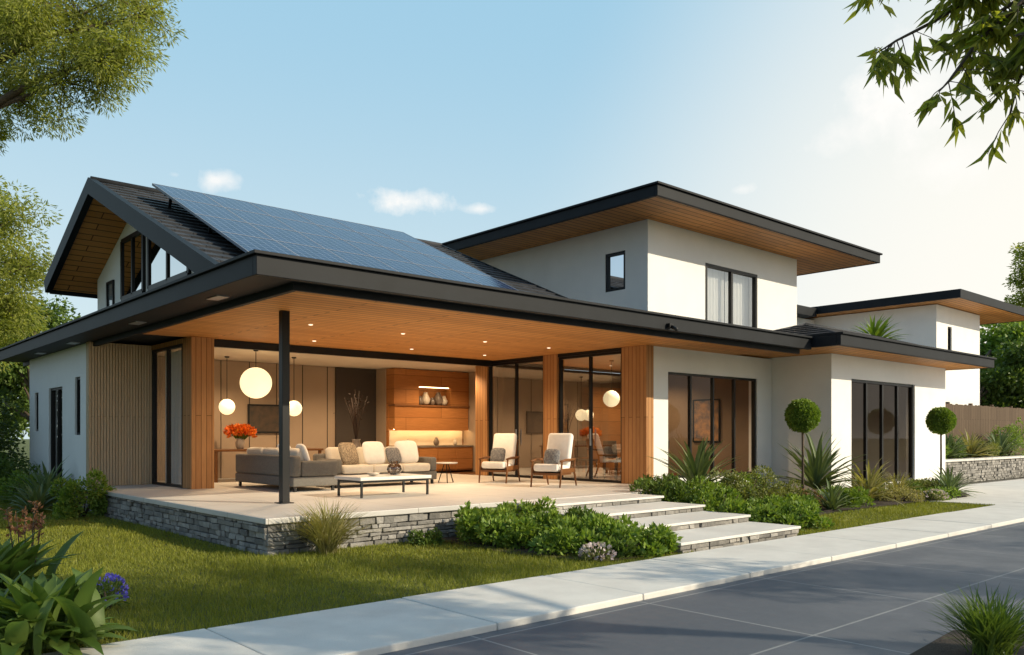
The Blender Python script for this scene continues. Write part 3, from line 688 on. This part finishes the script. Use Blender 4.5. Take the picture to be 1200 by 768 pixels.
chair('dark dining chair on the patio side of the table, nearer the front',(15.4,13.5,Z),math.radians(90)); chair('dark dining chair on the patio side of the table, further back',(15.4,14.5,Z),math.radians(90))
chair('dark dining chair on the far side of the table, nearer the front',(17.0,13.5,Z),math.radians(-90)); chair('dark dining chair on the far side of the table, further back',(17.0,14.5,Z),math.radians(-90))
def curtain(label,axis,c,a0,a1,z0,z1):
    n=40; vs=[]; fs=[]
    for i in range(n+1):
        a_=a0+(a1-a0)*i/n; w=c+.04*math.sin(i*1.6)
        for z in (z0,z1): vs.append((a_,w,z) if axis=='y' else (w,a_,z))
    for i in range(n): fs.append((2*i,2*i+2,2*i+3,2*i+1))
    o=MB().add(vs,fs,True).build('curtain',M['curtain']); tagp(o,label,'curtain')
curtain('white curtain in the left half of the upper storey window','y',12.80,17.5,18.98,4.2,6.4)
curtain('white curtain in the right half of the upper storey window','y',12.80,19.02,20.6,4.2,6.4)
curtain('pale curtain behind the glazed door at the far left column','x',6.55,18.2,19.15,.52,3.45)

# ------------------------------------------------------------ vegetation
def ell_pts(n,r,shell=.5):
    d=nrm(rng.normal(size=(n,3))); k=rng.uniform(shell,1,(n,1))**.6
    return d*k*np.asarray(r),d
def shrub(label,loc,r,h,n=1600,L=.08,W=.046,mat='leaf_bright',name='shrub',cat='shrub',group=None,flower=None):
    t=root(name,label,cat,loc,0,group)
    mb=MB()
    for k in range(6):
        an=k*1.05; mb.tube([(0,0,-.02),(.4*r*math.cos(an),.4*r*math.sin(an),h*.35),(.65*r*math.cos(an),.65*r*math.sin(an),h*.65)],[.018,.012,.006],5)
    mb.build('stem',M['bark'],t)
    nl=11; P=[];D=[]
    lob=[(0,0,h*.42,r*.72,h*.42)]
    for k in range(nl):
        an=random.uniform(0,6.28); rr=r*random.uniform(.35,.9); lob.append((rr*math.cos(an),rr*math.sin(an),h*random.uniform(.16,.74)*(1.15-.35*rr/r),r*random.uniform(.2,.44),h*random.uniform(.18,.38)))
    for (x,y,z,a_,b_) in lob:
        q,d=ell_pts(n//(nl+1)+1,(a_,a_,b_),.55); q=q+[x,y,z]; P.append(q); D.append(d+rng.normal(0,.6,d.shape)+[0,0,.45])
    P=np.vstack(P);D=np.vstack(D); ok=P[:,2]>.01; P=P[ok];D=D[ok]
    np_mesh('foliage',leaves(P,D,rng.uniform(.6,1.4,len(P))*L,rng.uniform(.7,1.15,len(P))*W),4,M[mat],t)
    if flower:
        q,d=ell_pts(260,(r*.95,r*.95,h*.55),.92); q=q+[0,0,h*.5]; k=q[:,2]>h*.35; q=q[k];d=d[k]
        np_mesh('blossom',leaves(q,d+rng.normal(0,.4,d.shape),min(.05,r*.25),min(.045,r*.22)),4,M[flower],t)
    return t
def rosette(label,loc,n,L,W,e0,e1,droop,mat,name='spiky_plant',cat='plant',group=None,seg=5,wpow=1.0,jit=.04):
    mb=MB()
    for i in range(n):
        az=random.uniform(0,6.28) if n>60 else i*2.4+random.uniform(-.2,.2); el=e0+(e1-e0)*(i/n)+random.uniform(-.1,.1); l=L*random.uniform(.7,1.05); w=W*random.uniform(.8,1.1)
        p=Vector((random.gauss(0,jit),random.gauss(0,jit),0)); vs=[]
        h=Vector((math.cos(az),math.sin(az),0)); sd=Vector((-math.sin(az),math.cos(az),0)); e=el
        for k in range(seg+1):
            t=k/seg; ww=w*(math.sin(math.pi*min(1,.18+.82*t))**wpow if wpow>0 else (1-t)) 
            if k==seg: ww=.001
            up=Vector((-math.sin(e)*h.x,-math.sin(e)*h.y,math.cos(e)))
            vs+=[p+sd*ww/2+up*ww*.18,p.copy(),p-sd*ww/2+up*ww*.18]
            p=p+(h*math.cos(e)+Vector((0,0,math.sin(e))))*(l/seg); e-=droop*(l/L)/seg*random.uniform(.6,1.3)
        fs=[]
        for k in range(seg): fs+=[(3*k,3*k+1,3*k+4,3*k+3),(3*k+1,3*k+2,3*k+5,3*k+4)]
        mb.add(vs,fs,True)
    o=mb.build(name,M[mat]); o.location=loc; return tagp(o,label,cat,group)
def grass_clump(label,loc,n,L,mat,W=.012,spread=1.0):
    return rosette(label,loc,n,L,W,1.5,.75,spread,mat,'grass_clump','ornamental grass',None,4,.8,.05)
shrub('rounded green shrub at the left end of the shrub group by the patio',(7.9,9.5,0),.55,.58,3200)
shrub('rounded green shrub against the patio wall beside the top step',(8.65,9.6,0),.5,.66,3000)
shrub('bright green shrub second from left in the shrub group by the patio',(7.9,8.75,0),.55,.48,3000)
shrub('large bright green shrub in the middle of the group left of the steps',(8.25,7.95,0),.66,.52,3800)
shrub('bright green shrub touching the left ends of the middle steps',(8.85,8.5,0),.5,.52,2700,mat='leaf_mid')
shrub('small bright green shrub at the left end of the lowest step',(8.75,7.25,0),.48,.42,2500)
shrub('low spreading shrub between the middle shrub and the path',(8.3,7.2,0),.4,.28,1500,mat='leaf_mid')
shrub('tiny pale pink flowering plant in front of the shrubs by the path',(7.75,7.1,0),.22,.2,500,.04,.02,'leaf_olive','flowering_plant','flowers',None,'flower_pale')
shrub('low green mound against the stone patio wall',(7.05,9.95,0),.27,.22,1200,.05,.03,'leaf_mid')
shrub('leafy green shrub beside the right end of the top step',(12.6,9.95,0),.6,.85,3200,mat='leaf_mid')
shrub('leafy green shrub under the spiky plant right of the steps',(13.35,9.2,0),.68,.74,3400)
shrub('tall rounded olive green shrub below the big front window',(15.0,9.6,0),.66,1.05,3600,.065,.038,'leaf_olive')
shrub('bright green shrub beside the right end of the middle steps',(12.72,8.1,0),.6,.52,3200)
shrub('bright green shrub nearest the path right of the lowest step',(12.95,7.45,0),.6,.42,3200)
shrub('spreading green shrub in the bed behind the right lawn edge',(14.1,8.5,0),.65,.46,3000,mat='leaf_mid')
shrub('small low shrub in front of the tall olive one',(14.9,8.75,0),.45,.36,1800)
shrub('leafy shrub against the white wall under the front window',(13.7,10.9,0),.6,.85,2400,mat='leaf_mid')
shrub('leafy shrub against the white wall right of the olive shrub',(16.4,10.7,0),.65,.75,2400,mat='leaf_bright')
shrub('dull green shrub between the olive shrub and the right spiky plant',(16.2,9.4,0),.58,.62,2600,.055,.032,'leaf_olive')
shrub('dark reddish shrub at the foot of the left topiary tree',(17.0,9.3,0),.42,.48,1600,.05,.03,'flower_rust')
shrub('spreading bright green ground shrub at the edge of the right lawn',(15.7,8.75,0),.5,.32,2000)
shrub('low olive shrub left of the garage glass door',(19.9,9.3,0),.55,.62,2400,.055,.032,'leaf_olive')
shrub('low green shrub in front of the garage glass door',(21.3,9.2,0),.58,.44,2000,.06,.035,'leaf_mid')
shrub('low olive shrub right of centre before the garage glass door',(22.5,9.1,0),.58,.5,2200,.055,.032,'leaf_olive')
shrub('pale straw coloured shrub at the edge of the right lawn',(20.0,8.6,0),.6,.36,2200,.05,.025,'leaf_straw')
shrub('green shrub behind the pale spiky plant at the wing corner',(17.9,8.9,0),.52,.45,2200,mat='leaf_bright')
shrub('low bright shrub in the bed before the small spiky plant',(21.4,8.5,0),.55,.3,1800)
shrub('rounded bright shrub beside the right topiary stem',(23.5,9.2,0),.5,.42,1800)
shrub('small pale flowering plant at the right tip of the bed',(20.9,8.15,0),.3,.25,700,.04,.02,'leaf_olive','flowering_plant','flowers',None,'flower_pale')
rosette('large spiky plant below the left part of the front window',(14.55,10.5,.35),70,1.45,.10,1.5,.25,.8,'leaf_agave',wpow=.7)
rosette('large spiky plant in the corner by the garage wing',(18.55,9.95,.3),65,1.55,.10,1.5,.3,.7,'leaf_agave',wpow=.7)
rosette('pale spiky plant left of the garage glass door',(19.0,8.9,.1),65,1.15,.07,1.5,.3,.9,'leaf_straw',wpow=.7)
rosette('green spiky plant at the front edge of the bed by the right lawn',(16.7,8.6,.0),55,.8,.06,1.5,.3,.9,'leaf_agave',wpow=.7)
rosette('fine grass tuft in front of the garage glass door',(20.7,8.95,.05),90,.85,.03,1.5,.5,.9,'leaf_straw','grass_clump','ornamental grass',wpow=.7)
rosette('green spiky plant just left of the right topiary stem',(23.0,8.6,.05),55,.9,.065,1.5,.3,.8,'leaf_agave',wpow=.7)
rosette('small spiky plant at the right tip of the planting bed',(22.2,8.3,.05),50,.85,.065,1.4,.2,.7,'leaf_agave',wpow=.7)
rosette('bluish spiky plant by the white left wall of the house',(4.45,20.6,0),60,1.25,.10,1.5,.2,.8,'leaf_agave',wpow=.7)
rosette('spiky plant in front of the bluish one at the left wall',(3.9,19.0,0),50,.9,.08,1.4,.2,.7,'leaf_agave',wpow=.7)
shrub('green shrub at the left end of the stone patio wall',(4.4,17.5,0),.52,.9,3200,.08,.045,'leaf_bright')
shrub('leafy shrub between the spiky plants at the left wall',(4.3,22.0,0),.6,.8,2200,.08,.045,'leaf_bright')
shrub('low shrub near the far end of the left wall',(4.2,23.6,0),.7,1.1,2600,.08,.045,'leaf_mid')
grass_clump('straw coloured ornamental grass clump at the patio corner',(5.5,9.92,0),480,.88,'leaf_straw',.014,1.0)
grass_clump('dark green grass clump at the edge of the driveway',(6.66,2.2,-.03),480,.56,'leaf_mid',.014,.9)
bl=at(50,762); 
rosette('broad leaved green plant at the lower left by the path',(bl[0],bl[1],.05),120,.68,.135,1.5,.2,1.0,'leaf_mid','broad_leaf_plant','plant',None,6,.7,.13)
bl2=at(-5,712); rosette('broad leaved plant cut by the left edge of the photo',(bl2[0],bl2[1],.05),100,.80,.13,1.5,.3,1.0,'leaf_mid','broad_leaf_plant','plant',None,6,.7,.12)
bl3=at(85,752); rosette('small broad leaved plant beside the violet flowers',(bl3[0],bl3[1],.0),70,.38,.075,1.5,.2,1.0,'leaf_bright','broad_leaf_plant','plant',None,6,.7,.06)
fp=at(30,706); t=root('flower_spike','rust coloured flower spikes behind the broad leaved plant','flowers',(fp[0],fp[1],0))
mb=MB(); Ps=[];Ds=[]
for k in range(6):
    ex,ey=random.uniform(-.16,.16),random.uniform(-.16,.16); h=random.uniform(.80,1.05); mb.tube([(ex*.2,ey*.2,0),(ex,ey,h)],[.008,.004],5)
    s=rng.uniform(.72,1,(45,1)); Ps.append(np.array([[ex,ey,h]])*s+rng.normal(0,.012,(45,3))); Ds.append(rng.normal(size=(45,3))+[0,0,.6])
mb.build('stem',M['bark'],t); np_mesh('blossom',leaves(np.vstack(Ps),np.vstack(Ds),.05,.024),4,M['flower_rust'],t)
fp=at(126,716); shrub('small clump of violet blue flowers at the lower left lawn edge',(fp[0],fp[1],.02),.16,.28,400,.08,.014,'leaf_mid','flowering_plant','flowers',None,'flower_purple')
def topiary(label,loc,zc,r):
    t=root('topiary_tree',label,'tree',loc,0); MB().tube([(0,0,-.02),(.015,.0,zc*.5),(0,0,zc)],[.035,.028,.025],8).build('trunk',M['bark'],t)
    q,d=ell_pts(11000,(r,r,r),.5); q*=1+.05*np.sin(q[:,:1]*19)*np.cos(q[:,1:2]*17)
    np_mesh('crown',leaves(q+[0,0,zc],d+rng.normal(0,.7,d.shape),.055,.036),4,M['leaf_bright'],t)
topiary('ball topiary tree on a bare stem by the front window',(17.75,9.85,0),2.05,.37)
topiary('ball topiary tree on a bare stem right of the garage door',(24.4,9.35,0),2.0,.36)
t=root('rooftop_plant','spiky green plant in a planter on the garage wing roof','plant',(26.1,12.0,3.935))
MB().lathe([(.28,0),(.36,.55),(.32,.55),(.3,.5)]).build('pot',M['ceramic'],t)
o=rosette('x',(0,0,.5),75,1.15,.10,1.5,.3,.9,'leaf_bright','foliage'); 
for k in ('label','category'): del o[k]
o.parent=t

def tree(name,label,loc,clumps,n,L,W,mat,tr=.2,cat='tree',group=None,droop=.2,sub=14,spread=.3,lean=(0,0)):
    t=root(name,label,cat,loc,0,group); cl=[Vector(c[:3]) for c in clumps]; top=max(c.z for c in cl)
    mb=MB(); cx=sum(c.x for c in cl)/len(cl); cy=sum(c.y for c in cl)/len(cl)
    sp=[Vector((0,0,-.1)),Vector((lean[0]*.3,lean[1]*.3,top*.3)),Vector((cx*.35,cy*.35,top*.6)),Vector((cx*.7,cy*.7,top*.9))]
    mb.tube(sp,[tr,tr*.8,tr*.55,tr*.2],10); P=[];D=[]
    for c,c_ in zip(cl,clumps):
        f=min(.85,max(.3,(c.z-c_[3])/top)); 
        s=sp[1].lerp(sp[2],(f-.33)/.33) if f>.33 else sp[1]
        mid=s.lerp(c,.5)+Vector((random.uniform(-.2,.2),random.uniform(-.2,.2),.25))
        mb.tube([s,mid,c],[tr*.38,tr*.22,tr*.08],6)
        R=c_[3]
        for k in range(sub):
            d=Vector((random.gauss(0,1),random.gauss(0,1),random.gauss(0,.8))).normalized()*R*random.uniform(.35,.95); sc=c+d
            mb.tube([c+d*.1,c+d*.6+Vector((0,0,.08*R)),sc],[tr*.07,tr*.045,.006],4,False)
            m=max(4,int(n*(R**2)/sum(q[3]**2 for q in clumps)/sub)); q=rng.normal(0,1,(m,3)); q=q*np.minimum(1,1.7/np.linalg.norm(q,axis=1,keepdims=True))*R*spread*np.array([1,1,.7])
            P.append(q+np.array(sc)); D.append(q/(R*spread)+rng.normal(0,.6,(m,3))-[0,0,droop])
    mb.build('trunk',M['bark'],t)
    P=np.vstack(P);D=np.vstack(D); np_mesh('crown',leaves(P,D,rng.uniform(.6,1.2,len(P))*L,rng.uniform(.7,1.2,len(P))*W),4,M[mat],t)
    return t
def clumps_at(base,lst):
    out=[]
    for px,py,d,R in lst:
        p=atd(px,py,d); out.append((p[0]-base[0],p[1]-base[1],p[2]-base[2],R))
    return out
b=(1.2,16.2,0)
tree('tall_tree','large feathery tree overhanging the upper left corner',b,clumps_at(b,[(-70,-20,14,1.3),(10,30,13.5,1.05),(20,115,13.6,.6),(75,95,13.2,.72),(90,20,13.8,.95),(140,65,13.2,.68),(165,20,13.6,.5),(150,-50,14,1.0),(40,-90,14.5,1.3),(-90,90,14,1.1),(-10,150,14,.4)]),90000,.105,.020,'leaf_tree',.22,spread=.25,droop=.7,sub=20)
b=(3.0,33,0)
tree('tall_tree','tall tree behind the house at the left edge',b,clumps_at(b,[(10,260,29,1.2),(25,315,29,1.3),(-30,300,30,2),(5,360,29,1.5),(-40,220,30,1.4),(-20,390,29,1.6)]),28000,.18,.055,'leaf_tree',.3,spread=.28,droop=.5)
b=(8.0,38,0)
tree('bushy_tree','bushy green tree above the roof eave at far left',b,clumps_at(b,[(40,385,36,1.3),(60,375,36,.9),(0,400,36,2),(20,440,36,2.2),(-20,470,36,2),(10,480,36,2)]),20000,.24,.13,'leaf_mid',.25)
b=(3.7,25.6,0)
tree('hedge_tree','tall dark evergreen shrub at the far left corner of the house',b,[(0,0,1.2,1.2),(0,.2,2.3,1.0),(.5,-.3,.8,.9),(-1.2,0,1.2,1.3),(-1.0,.3,2.4,1.1),(-2.6,0,1.4,1.5),(-2.4,0,2.6,1.2)],24000,.12,.07,'leaf_dark',.12)
b=(46,17.5,.72)
tree('bushy_tree','dense green bushy tree behind the fence at right',b,clumps_at(b,[(1175,440,47,2.0),(1205,425,47,2.5),(1155,450,47,1.8),(1220,460,47,2.5),(1190,400,47,1.7),(1162,415,47,1.3),(1180,470,47,2.2),(1210,490,47,2.5),(1150,490,47,1.8)]),34000,.34,.2,'leaf_bright',.3)
b=(42,15.5,.72)
tree('bushy_tree','dark bushy tree just behind the right end of the fence',b,clumps_at(b,[(1195,450,41,1.5),(1170,465,41,1.3),(1215,430,41,1.6),(1150,475,41,1.0),(1190,480,41,1.3)]),18000,.26,.15,'leaf_mid',.2)
b=(58,17,.72)
tree('tall_tree','tall pale tree at the right edge of the photo',b,clumps_at(b,[(1206,320,58,1.2),(1216,295,58,1.3),(1230,335,58,2.0),(1204,350,58,1.1),(1245,300,58,2.2),(1222,380,58,2.2),(1195,385,58,1.4)]),18000,.26,.10,'leaf_tree',.3)
for i,(px,py,lb) in enumerate(((29.5,11.6,'leafy shrub behind the retaining wall, nearest the house'),(31,11.6,'leafy shrub behind the retaining wall, second from the house'),(34.2,11.6,'leafy shrub behind the retaining wall, third from the house'),(37.0,11.6,'leafy shrub behind the retaining wall, cut by the photo edge'))):
    shrub(lb,(px,py,.72),.7,(.55,.8,.6,1.5)[i],2400,.09,.05,('leaf_bright','leaf_mid','leaf_olive','leaf_bright')[i])
rosette('straw coloured spiky plant on the terrace before the fence',(32.4,11.4,.75),65,1.2,.08,1.5,.3,.8,'leaf_straw',wpow=.7)
rosette('green spiky plant on the terrace nearest the garage wing',(30.3,11.4,.75),65,1.2,.085,1.5,.3,.8,'leaf_agave',wpow=.7)
rosette('green spiky plant on the terrace close to the photo edge',(35.4,11.4,.75),65,1.3,.09,1.5,.3,.8,'leaf_agave',wpow=.7)

# overhanging tree at upper right
b=(6.9,-.6,-.03)
t=root('street_tree','tree with narrow hanging leaves overhanging the upper right corner','tree',b)
W_=lambda px,py,d: Vector(atd(px,py,d))-Vector(b)
mb=MB(); fork=Vector((-.2,.3,4.9)); mb.tube([(0,0,-.1),(.05,.1,1.6),(-.05,.15,3.4),fork],[.2,.16,.13,.1],10)
P=[];D=[]
def limb(lst,d,nt,leafn,r0=.02):
    pts=[fork]+[W_(px,py,d) for px,py in lst]; mb.tube(pts,[.06]+[max(.004,r0*(1-i/len(lst))) for i in range(len(lst))],6)
    for k in range(nt):
        s=random.uniform(1.0,len(pts)-1.001); i=int(s); p=pts[i].lerp(pts[i+1],s-i)
        dr=Vector((random.gauss(0,.5),random.gauss(0,.5),random.uniform(-.8,-.05))).normalized(); ln=random.uniform(.14,.28)
        e=p+dr*ln+Vector((0,0,-.03)); mb.tube([p,p+dr*ln*.5,e],[.004,.003,.002],4,False)
        for j in range(leafn):
            u=random.uniform(.15,1); P.append(p.lerp(e,u)); dd=dr*.6+Vector((random.gauss(0,.5),random.gauss(0,.5),-.4)); D.append(dd)
limb([(1260,-70),(1165,-20),(1095,25),(1050,48),(1028,62)],5.6,18,10)
limb([(1260,-40),(1195,5),(1145,50),(1112,95),(1100,108)],5.3,18,10)
limb([(1270,-10),(1215,50),(1192,98),(1180,150)],5.2,16,9)
limb([(1250,-90),(1120,-50),(1045,-30),(1000,-20)],5.8,18,9)
limb([(1280,-30),(1200,-5),(1165,18),(1145,26)],5.4,34,11)
limb([(1290,0),(1230,30),(1190,42)],5.0,32,11)
limb([(1290,-70),(1200,-50),(1150,-30),(1090,-12)],5.5,36,11)
for k in range(10):
    e=fork+Vector((random.uniform(-1.2,2.2),random.uniform(-2.4,.6),random.uniform(.2,1.8))); mb.tube([fork,fork.lerp(e,.5)+Vector((0,0,.2)),e],[.07,.04,.012],6)
    for j in range(170):
        q=e+Vector((random.gauss(0,.5),random.gauss(0,.5),random.gauss(0,.4))); P.append(q); D.append(Vector((random.gauss(0,.5),random.gauss(0,.5),-.6)))
mb.build('trunk',M['bark'],t)
np_mesh('crown',leaves(np.array([tuple(p) for p in P]),np.array([tuple(p) for p in D]),rng.uniform(.11,.2,len(P)),rng.uniform(.026,.044,len(P))),4,M['leaf_hang'],t)
def rc(n,r,z0,z1,R0,R1): return [(random.uniform(-r,r),random.uniform(-r,r),random.uniform(z0,z1),random.uniform(R0,R1)) for _ in range(n)]
tree('street_tree','street tree across the driveway casting shade on the paving',(13.5,-4.5,-.13),rc(7,1.7,3.2,5.2,.6,1.0),7000,.16,.06,'leaf_tree',.17)
tree('street_tree','street tree further along the driveway to the right',(20.5,-4.0,-.13),rc(7,1.7,3.2,4.8,.6,1.0),7000,.16,.06,'leaf_tree',.17)
tree('street_tree','taller street tree across the driveway casting shade on the lawn',(10.8,-4.0,-.13),rc(8,1.9,5.6,7.4,.6,1.0),8000,.16,.06,'leaf_tree',.19)

# ------------------------------------------------------------ light
el=math.radians(26); az=Vector((.53,-.848,0)).normalized()
sd=Vector((az.x*math.cos(el),az.y*math.cos(el),math.sin(el)))
L=bpy.data.lights.new('sun','SUN'); L.energy=5.0; L.angle=math.radians(.55); L.color=(1,.87,.64)
so=bpy.data.objects.new('sun',L); COL.objects.link(so); so.rotation_euler=sd.to_track_quat('Z','Y').to_euler()
def spot(p,e,ang=150,col=(1,.72,.42)):
    l=bpy.data.lights.new('lamp','SPOT'); l.energy=e; l.color=col; l.shadow_soft_size=.06; l.spot_size=math.radians(ang); l.spot_blend=.6
    o=bpy.data.objects.new('lamp_light',l); COL.objects.link(o); o.location=p
for p,e in (((8.2,18.6,3.46),260),((11.2,18.4,3.46),240),((14.0,18.2,3.46),260),((16.2,13.6,3.46),270),((18.0,15.0,3.46),200),((22.5,11.9,3.48),160),((8.4,14.6,3.57),340),((12.0,14.6,3.57),340)): spot(p,e)

w=bpy.data.worlds.new('World'); S.world=w; w.use_nodes=True; nt=w.node_tree; nt.nodes.clear()
out=N(nt,'ShaderNodeOutputWorld'); bg=N(nt,'ShaderNodeBackground'); nt.links.new(bg.outputs[0],out.inputs[0]); bg.inputs[1].default_value=.125
sky=N(nt,'ShaderNodeTexSky',sky_type='NISHITA'); sky.sun_disc=False; sky.sun_elevation=el; sky.sun_rotation=math.atan2(az.x,az.y); sky.air_density=1.0; sky.dust_density=1.0; sky.ozone_density=1.2
co=N(nt,'ShaderNodeTexCoord').outputs['Generated']
def dot(v):
    n=N(nt,'ShaderNodeVectorMath',operation='DOT_PRODUCT'); nt.links.new(co,n.inputs[0]); n.inputs[1].default_value=v; return n.outputs['Value']
def sstep(x,a,b,lo,hi):
    n=N(nt,'ShaderNodeMapRange',interpolation_type='SMOOTHSTEP'); nt.links.new(x,n.inputs[0]); n.inputs[1].default_value=a; n.inputs[2].default_value=b; n.inputs[3].default_value=lo; n.inputs[4].default_value=hi; return n.outputs[0]
nz=noise(nt,co,14,7,.62)
tot=None
for px,py,sx,sy,am in ((478,236,62,22,1.0),(252,211,32,17,.8),(565,245,32,9,.7),(1060,118,105,65,.9),(868,222,22,9,.6),(205,205,12,6,.4),(1010,150,60,36,.6),(1120,190,70,30,.6)):
    c=Vector(F+Rv*((px-600)/968))+Vector((0,0,(510-py)/968)); c.normalize(); r=Vector((c.y,-c.x,0)).normalized(); u=r.cross(c)
    a=math_(nt,'MULTIPLY',dot(r),968/sx); bb=math_(nt,'MULTIPLY',dot(u),968/sy)
    rad=math_(nt,'SQRT',math_(nt,'ADD',math_(nt,'MULTIPLY',a,a),math_(nt,'MULTIPLY',bb,bb)))
    m=math_(nt,'ADD',math_(nt,'SUBTRACT',.75,rad),math_(nt,'MULTIPLY',math_(nt,'SUBTRACT',nz,.5),2.6))
    m=math_(nt,'MULTIPLY',math_(nt,'MULTIPLY',m,1.3,clamp=True),am)
    m=math_(nt,'MULTIPLY',m,math_(nt,'GREATER_THAN',dot(c),.5))
    tot=m if tot is None else math_(nt,'MAXIMUM',tot,m)
zz=dot(Vector((0,0,1)))
haze=mixc(nt,sstep(zz,.02,.5,0,1),(5.7,6.8,7.1),(3.1,5.3,6.8))
fwd=sstep(dot(Vector(F)),-.5,.6,.2,.9)
col=mixc(nt,fwd,sky.outputs[0],haze)
hz=Vector(F*.68+Rv*.73).normalized()+Vector((0,0,.02)); hz.normalize()
col=mixc(nt,sstep(dot(hz),.66,.98,0,.97),col,(8.3,8.0,7.3))
col=mixc(nt,tot,col,(8.4,8.2,7.9)); nt.links.new(col,bg.inputs[0])

cam=bpy.data.cameras.new('camera'); cam.sensor_width=36; cam.lens=29.04; cam.shift_y=126/1200; cam.clip_end=2000; cam.clip_start=.05
co_=bpy.data.objects.new('camera',cam); COL.objects.link(co_); co_.location=(0,0,CZ); co_.rotation_euler=(math.pi/2,0,-math.atan2(.664,.748)); S.camera=co_
S.view_settings.view_transform='Standard'; S.view_settings.look='None'; S.view_settings.exposure=0
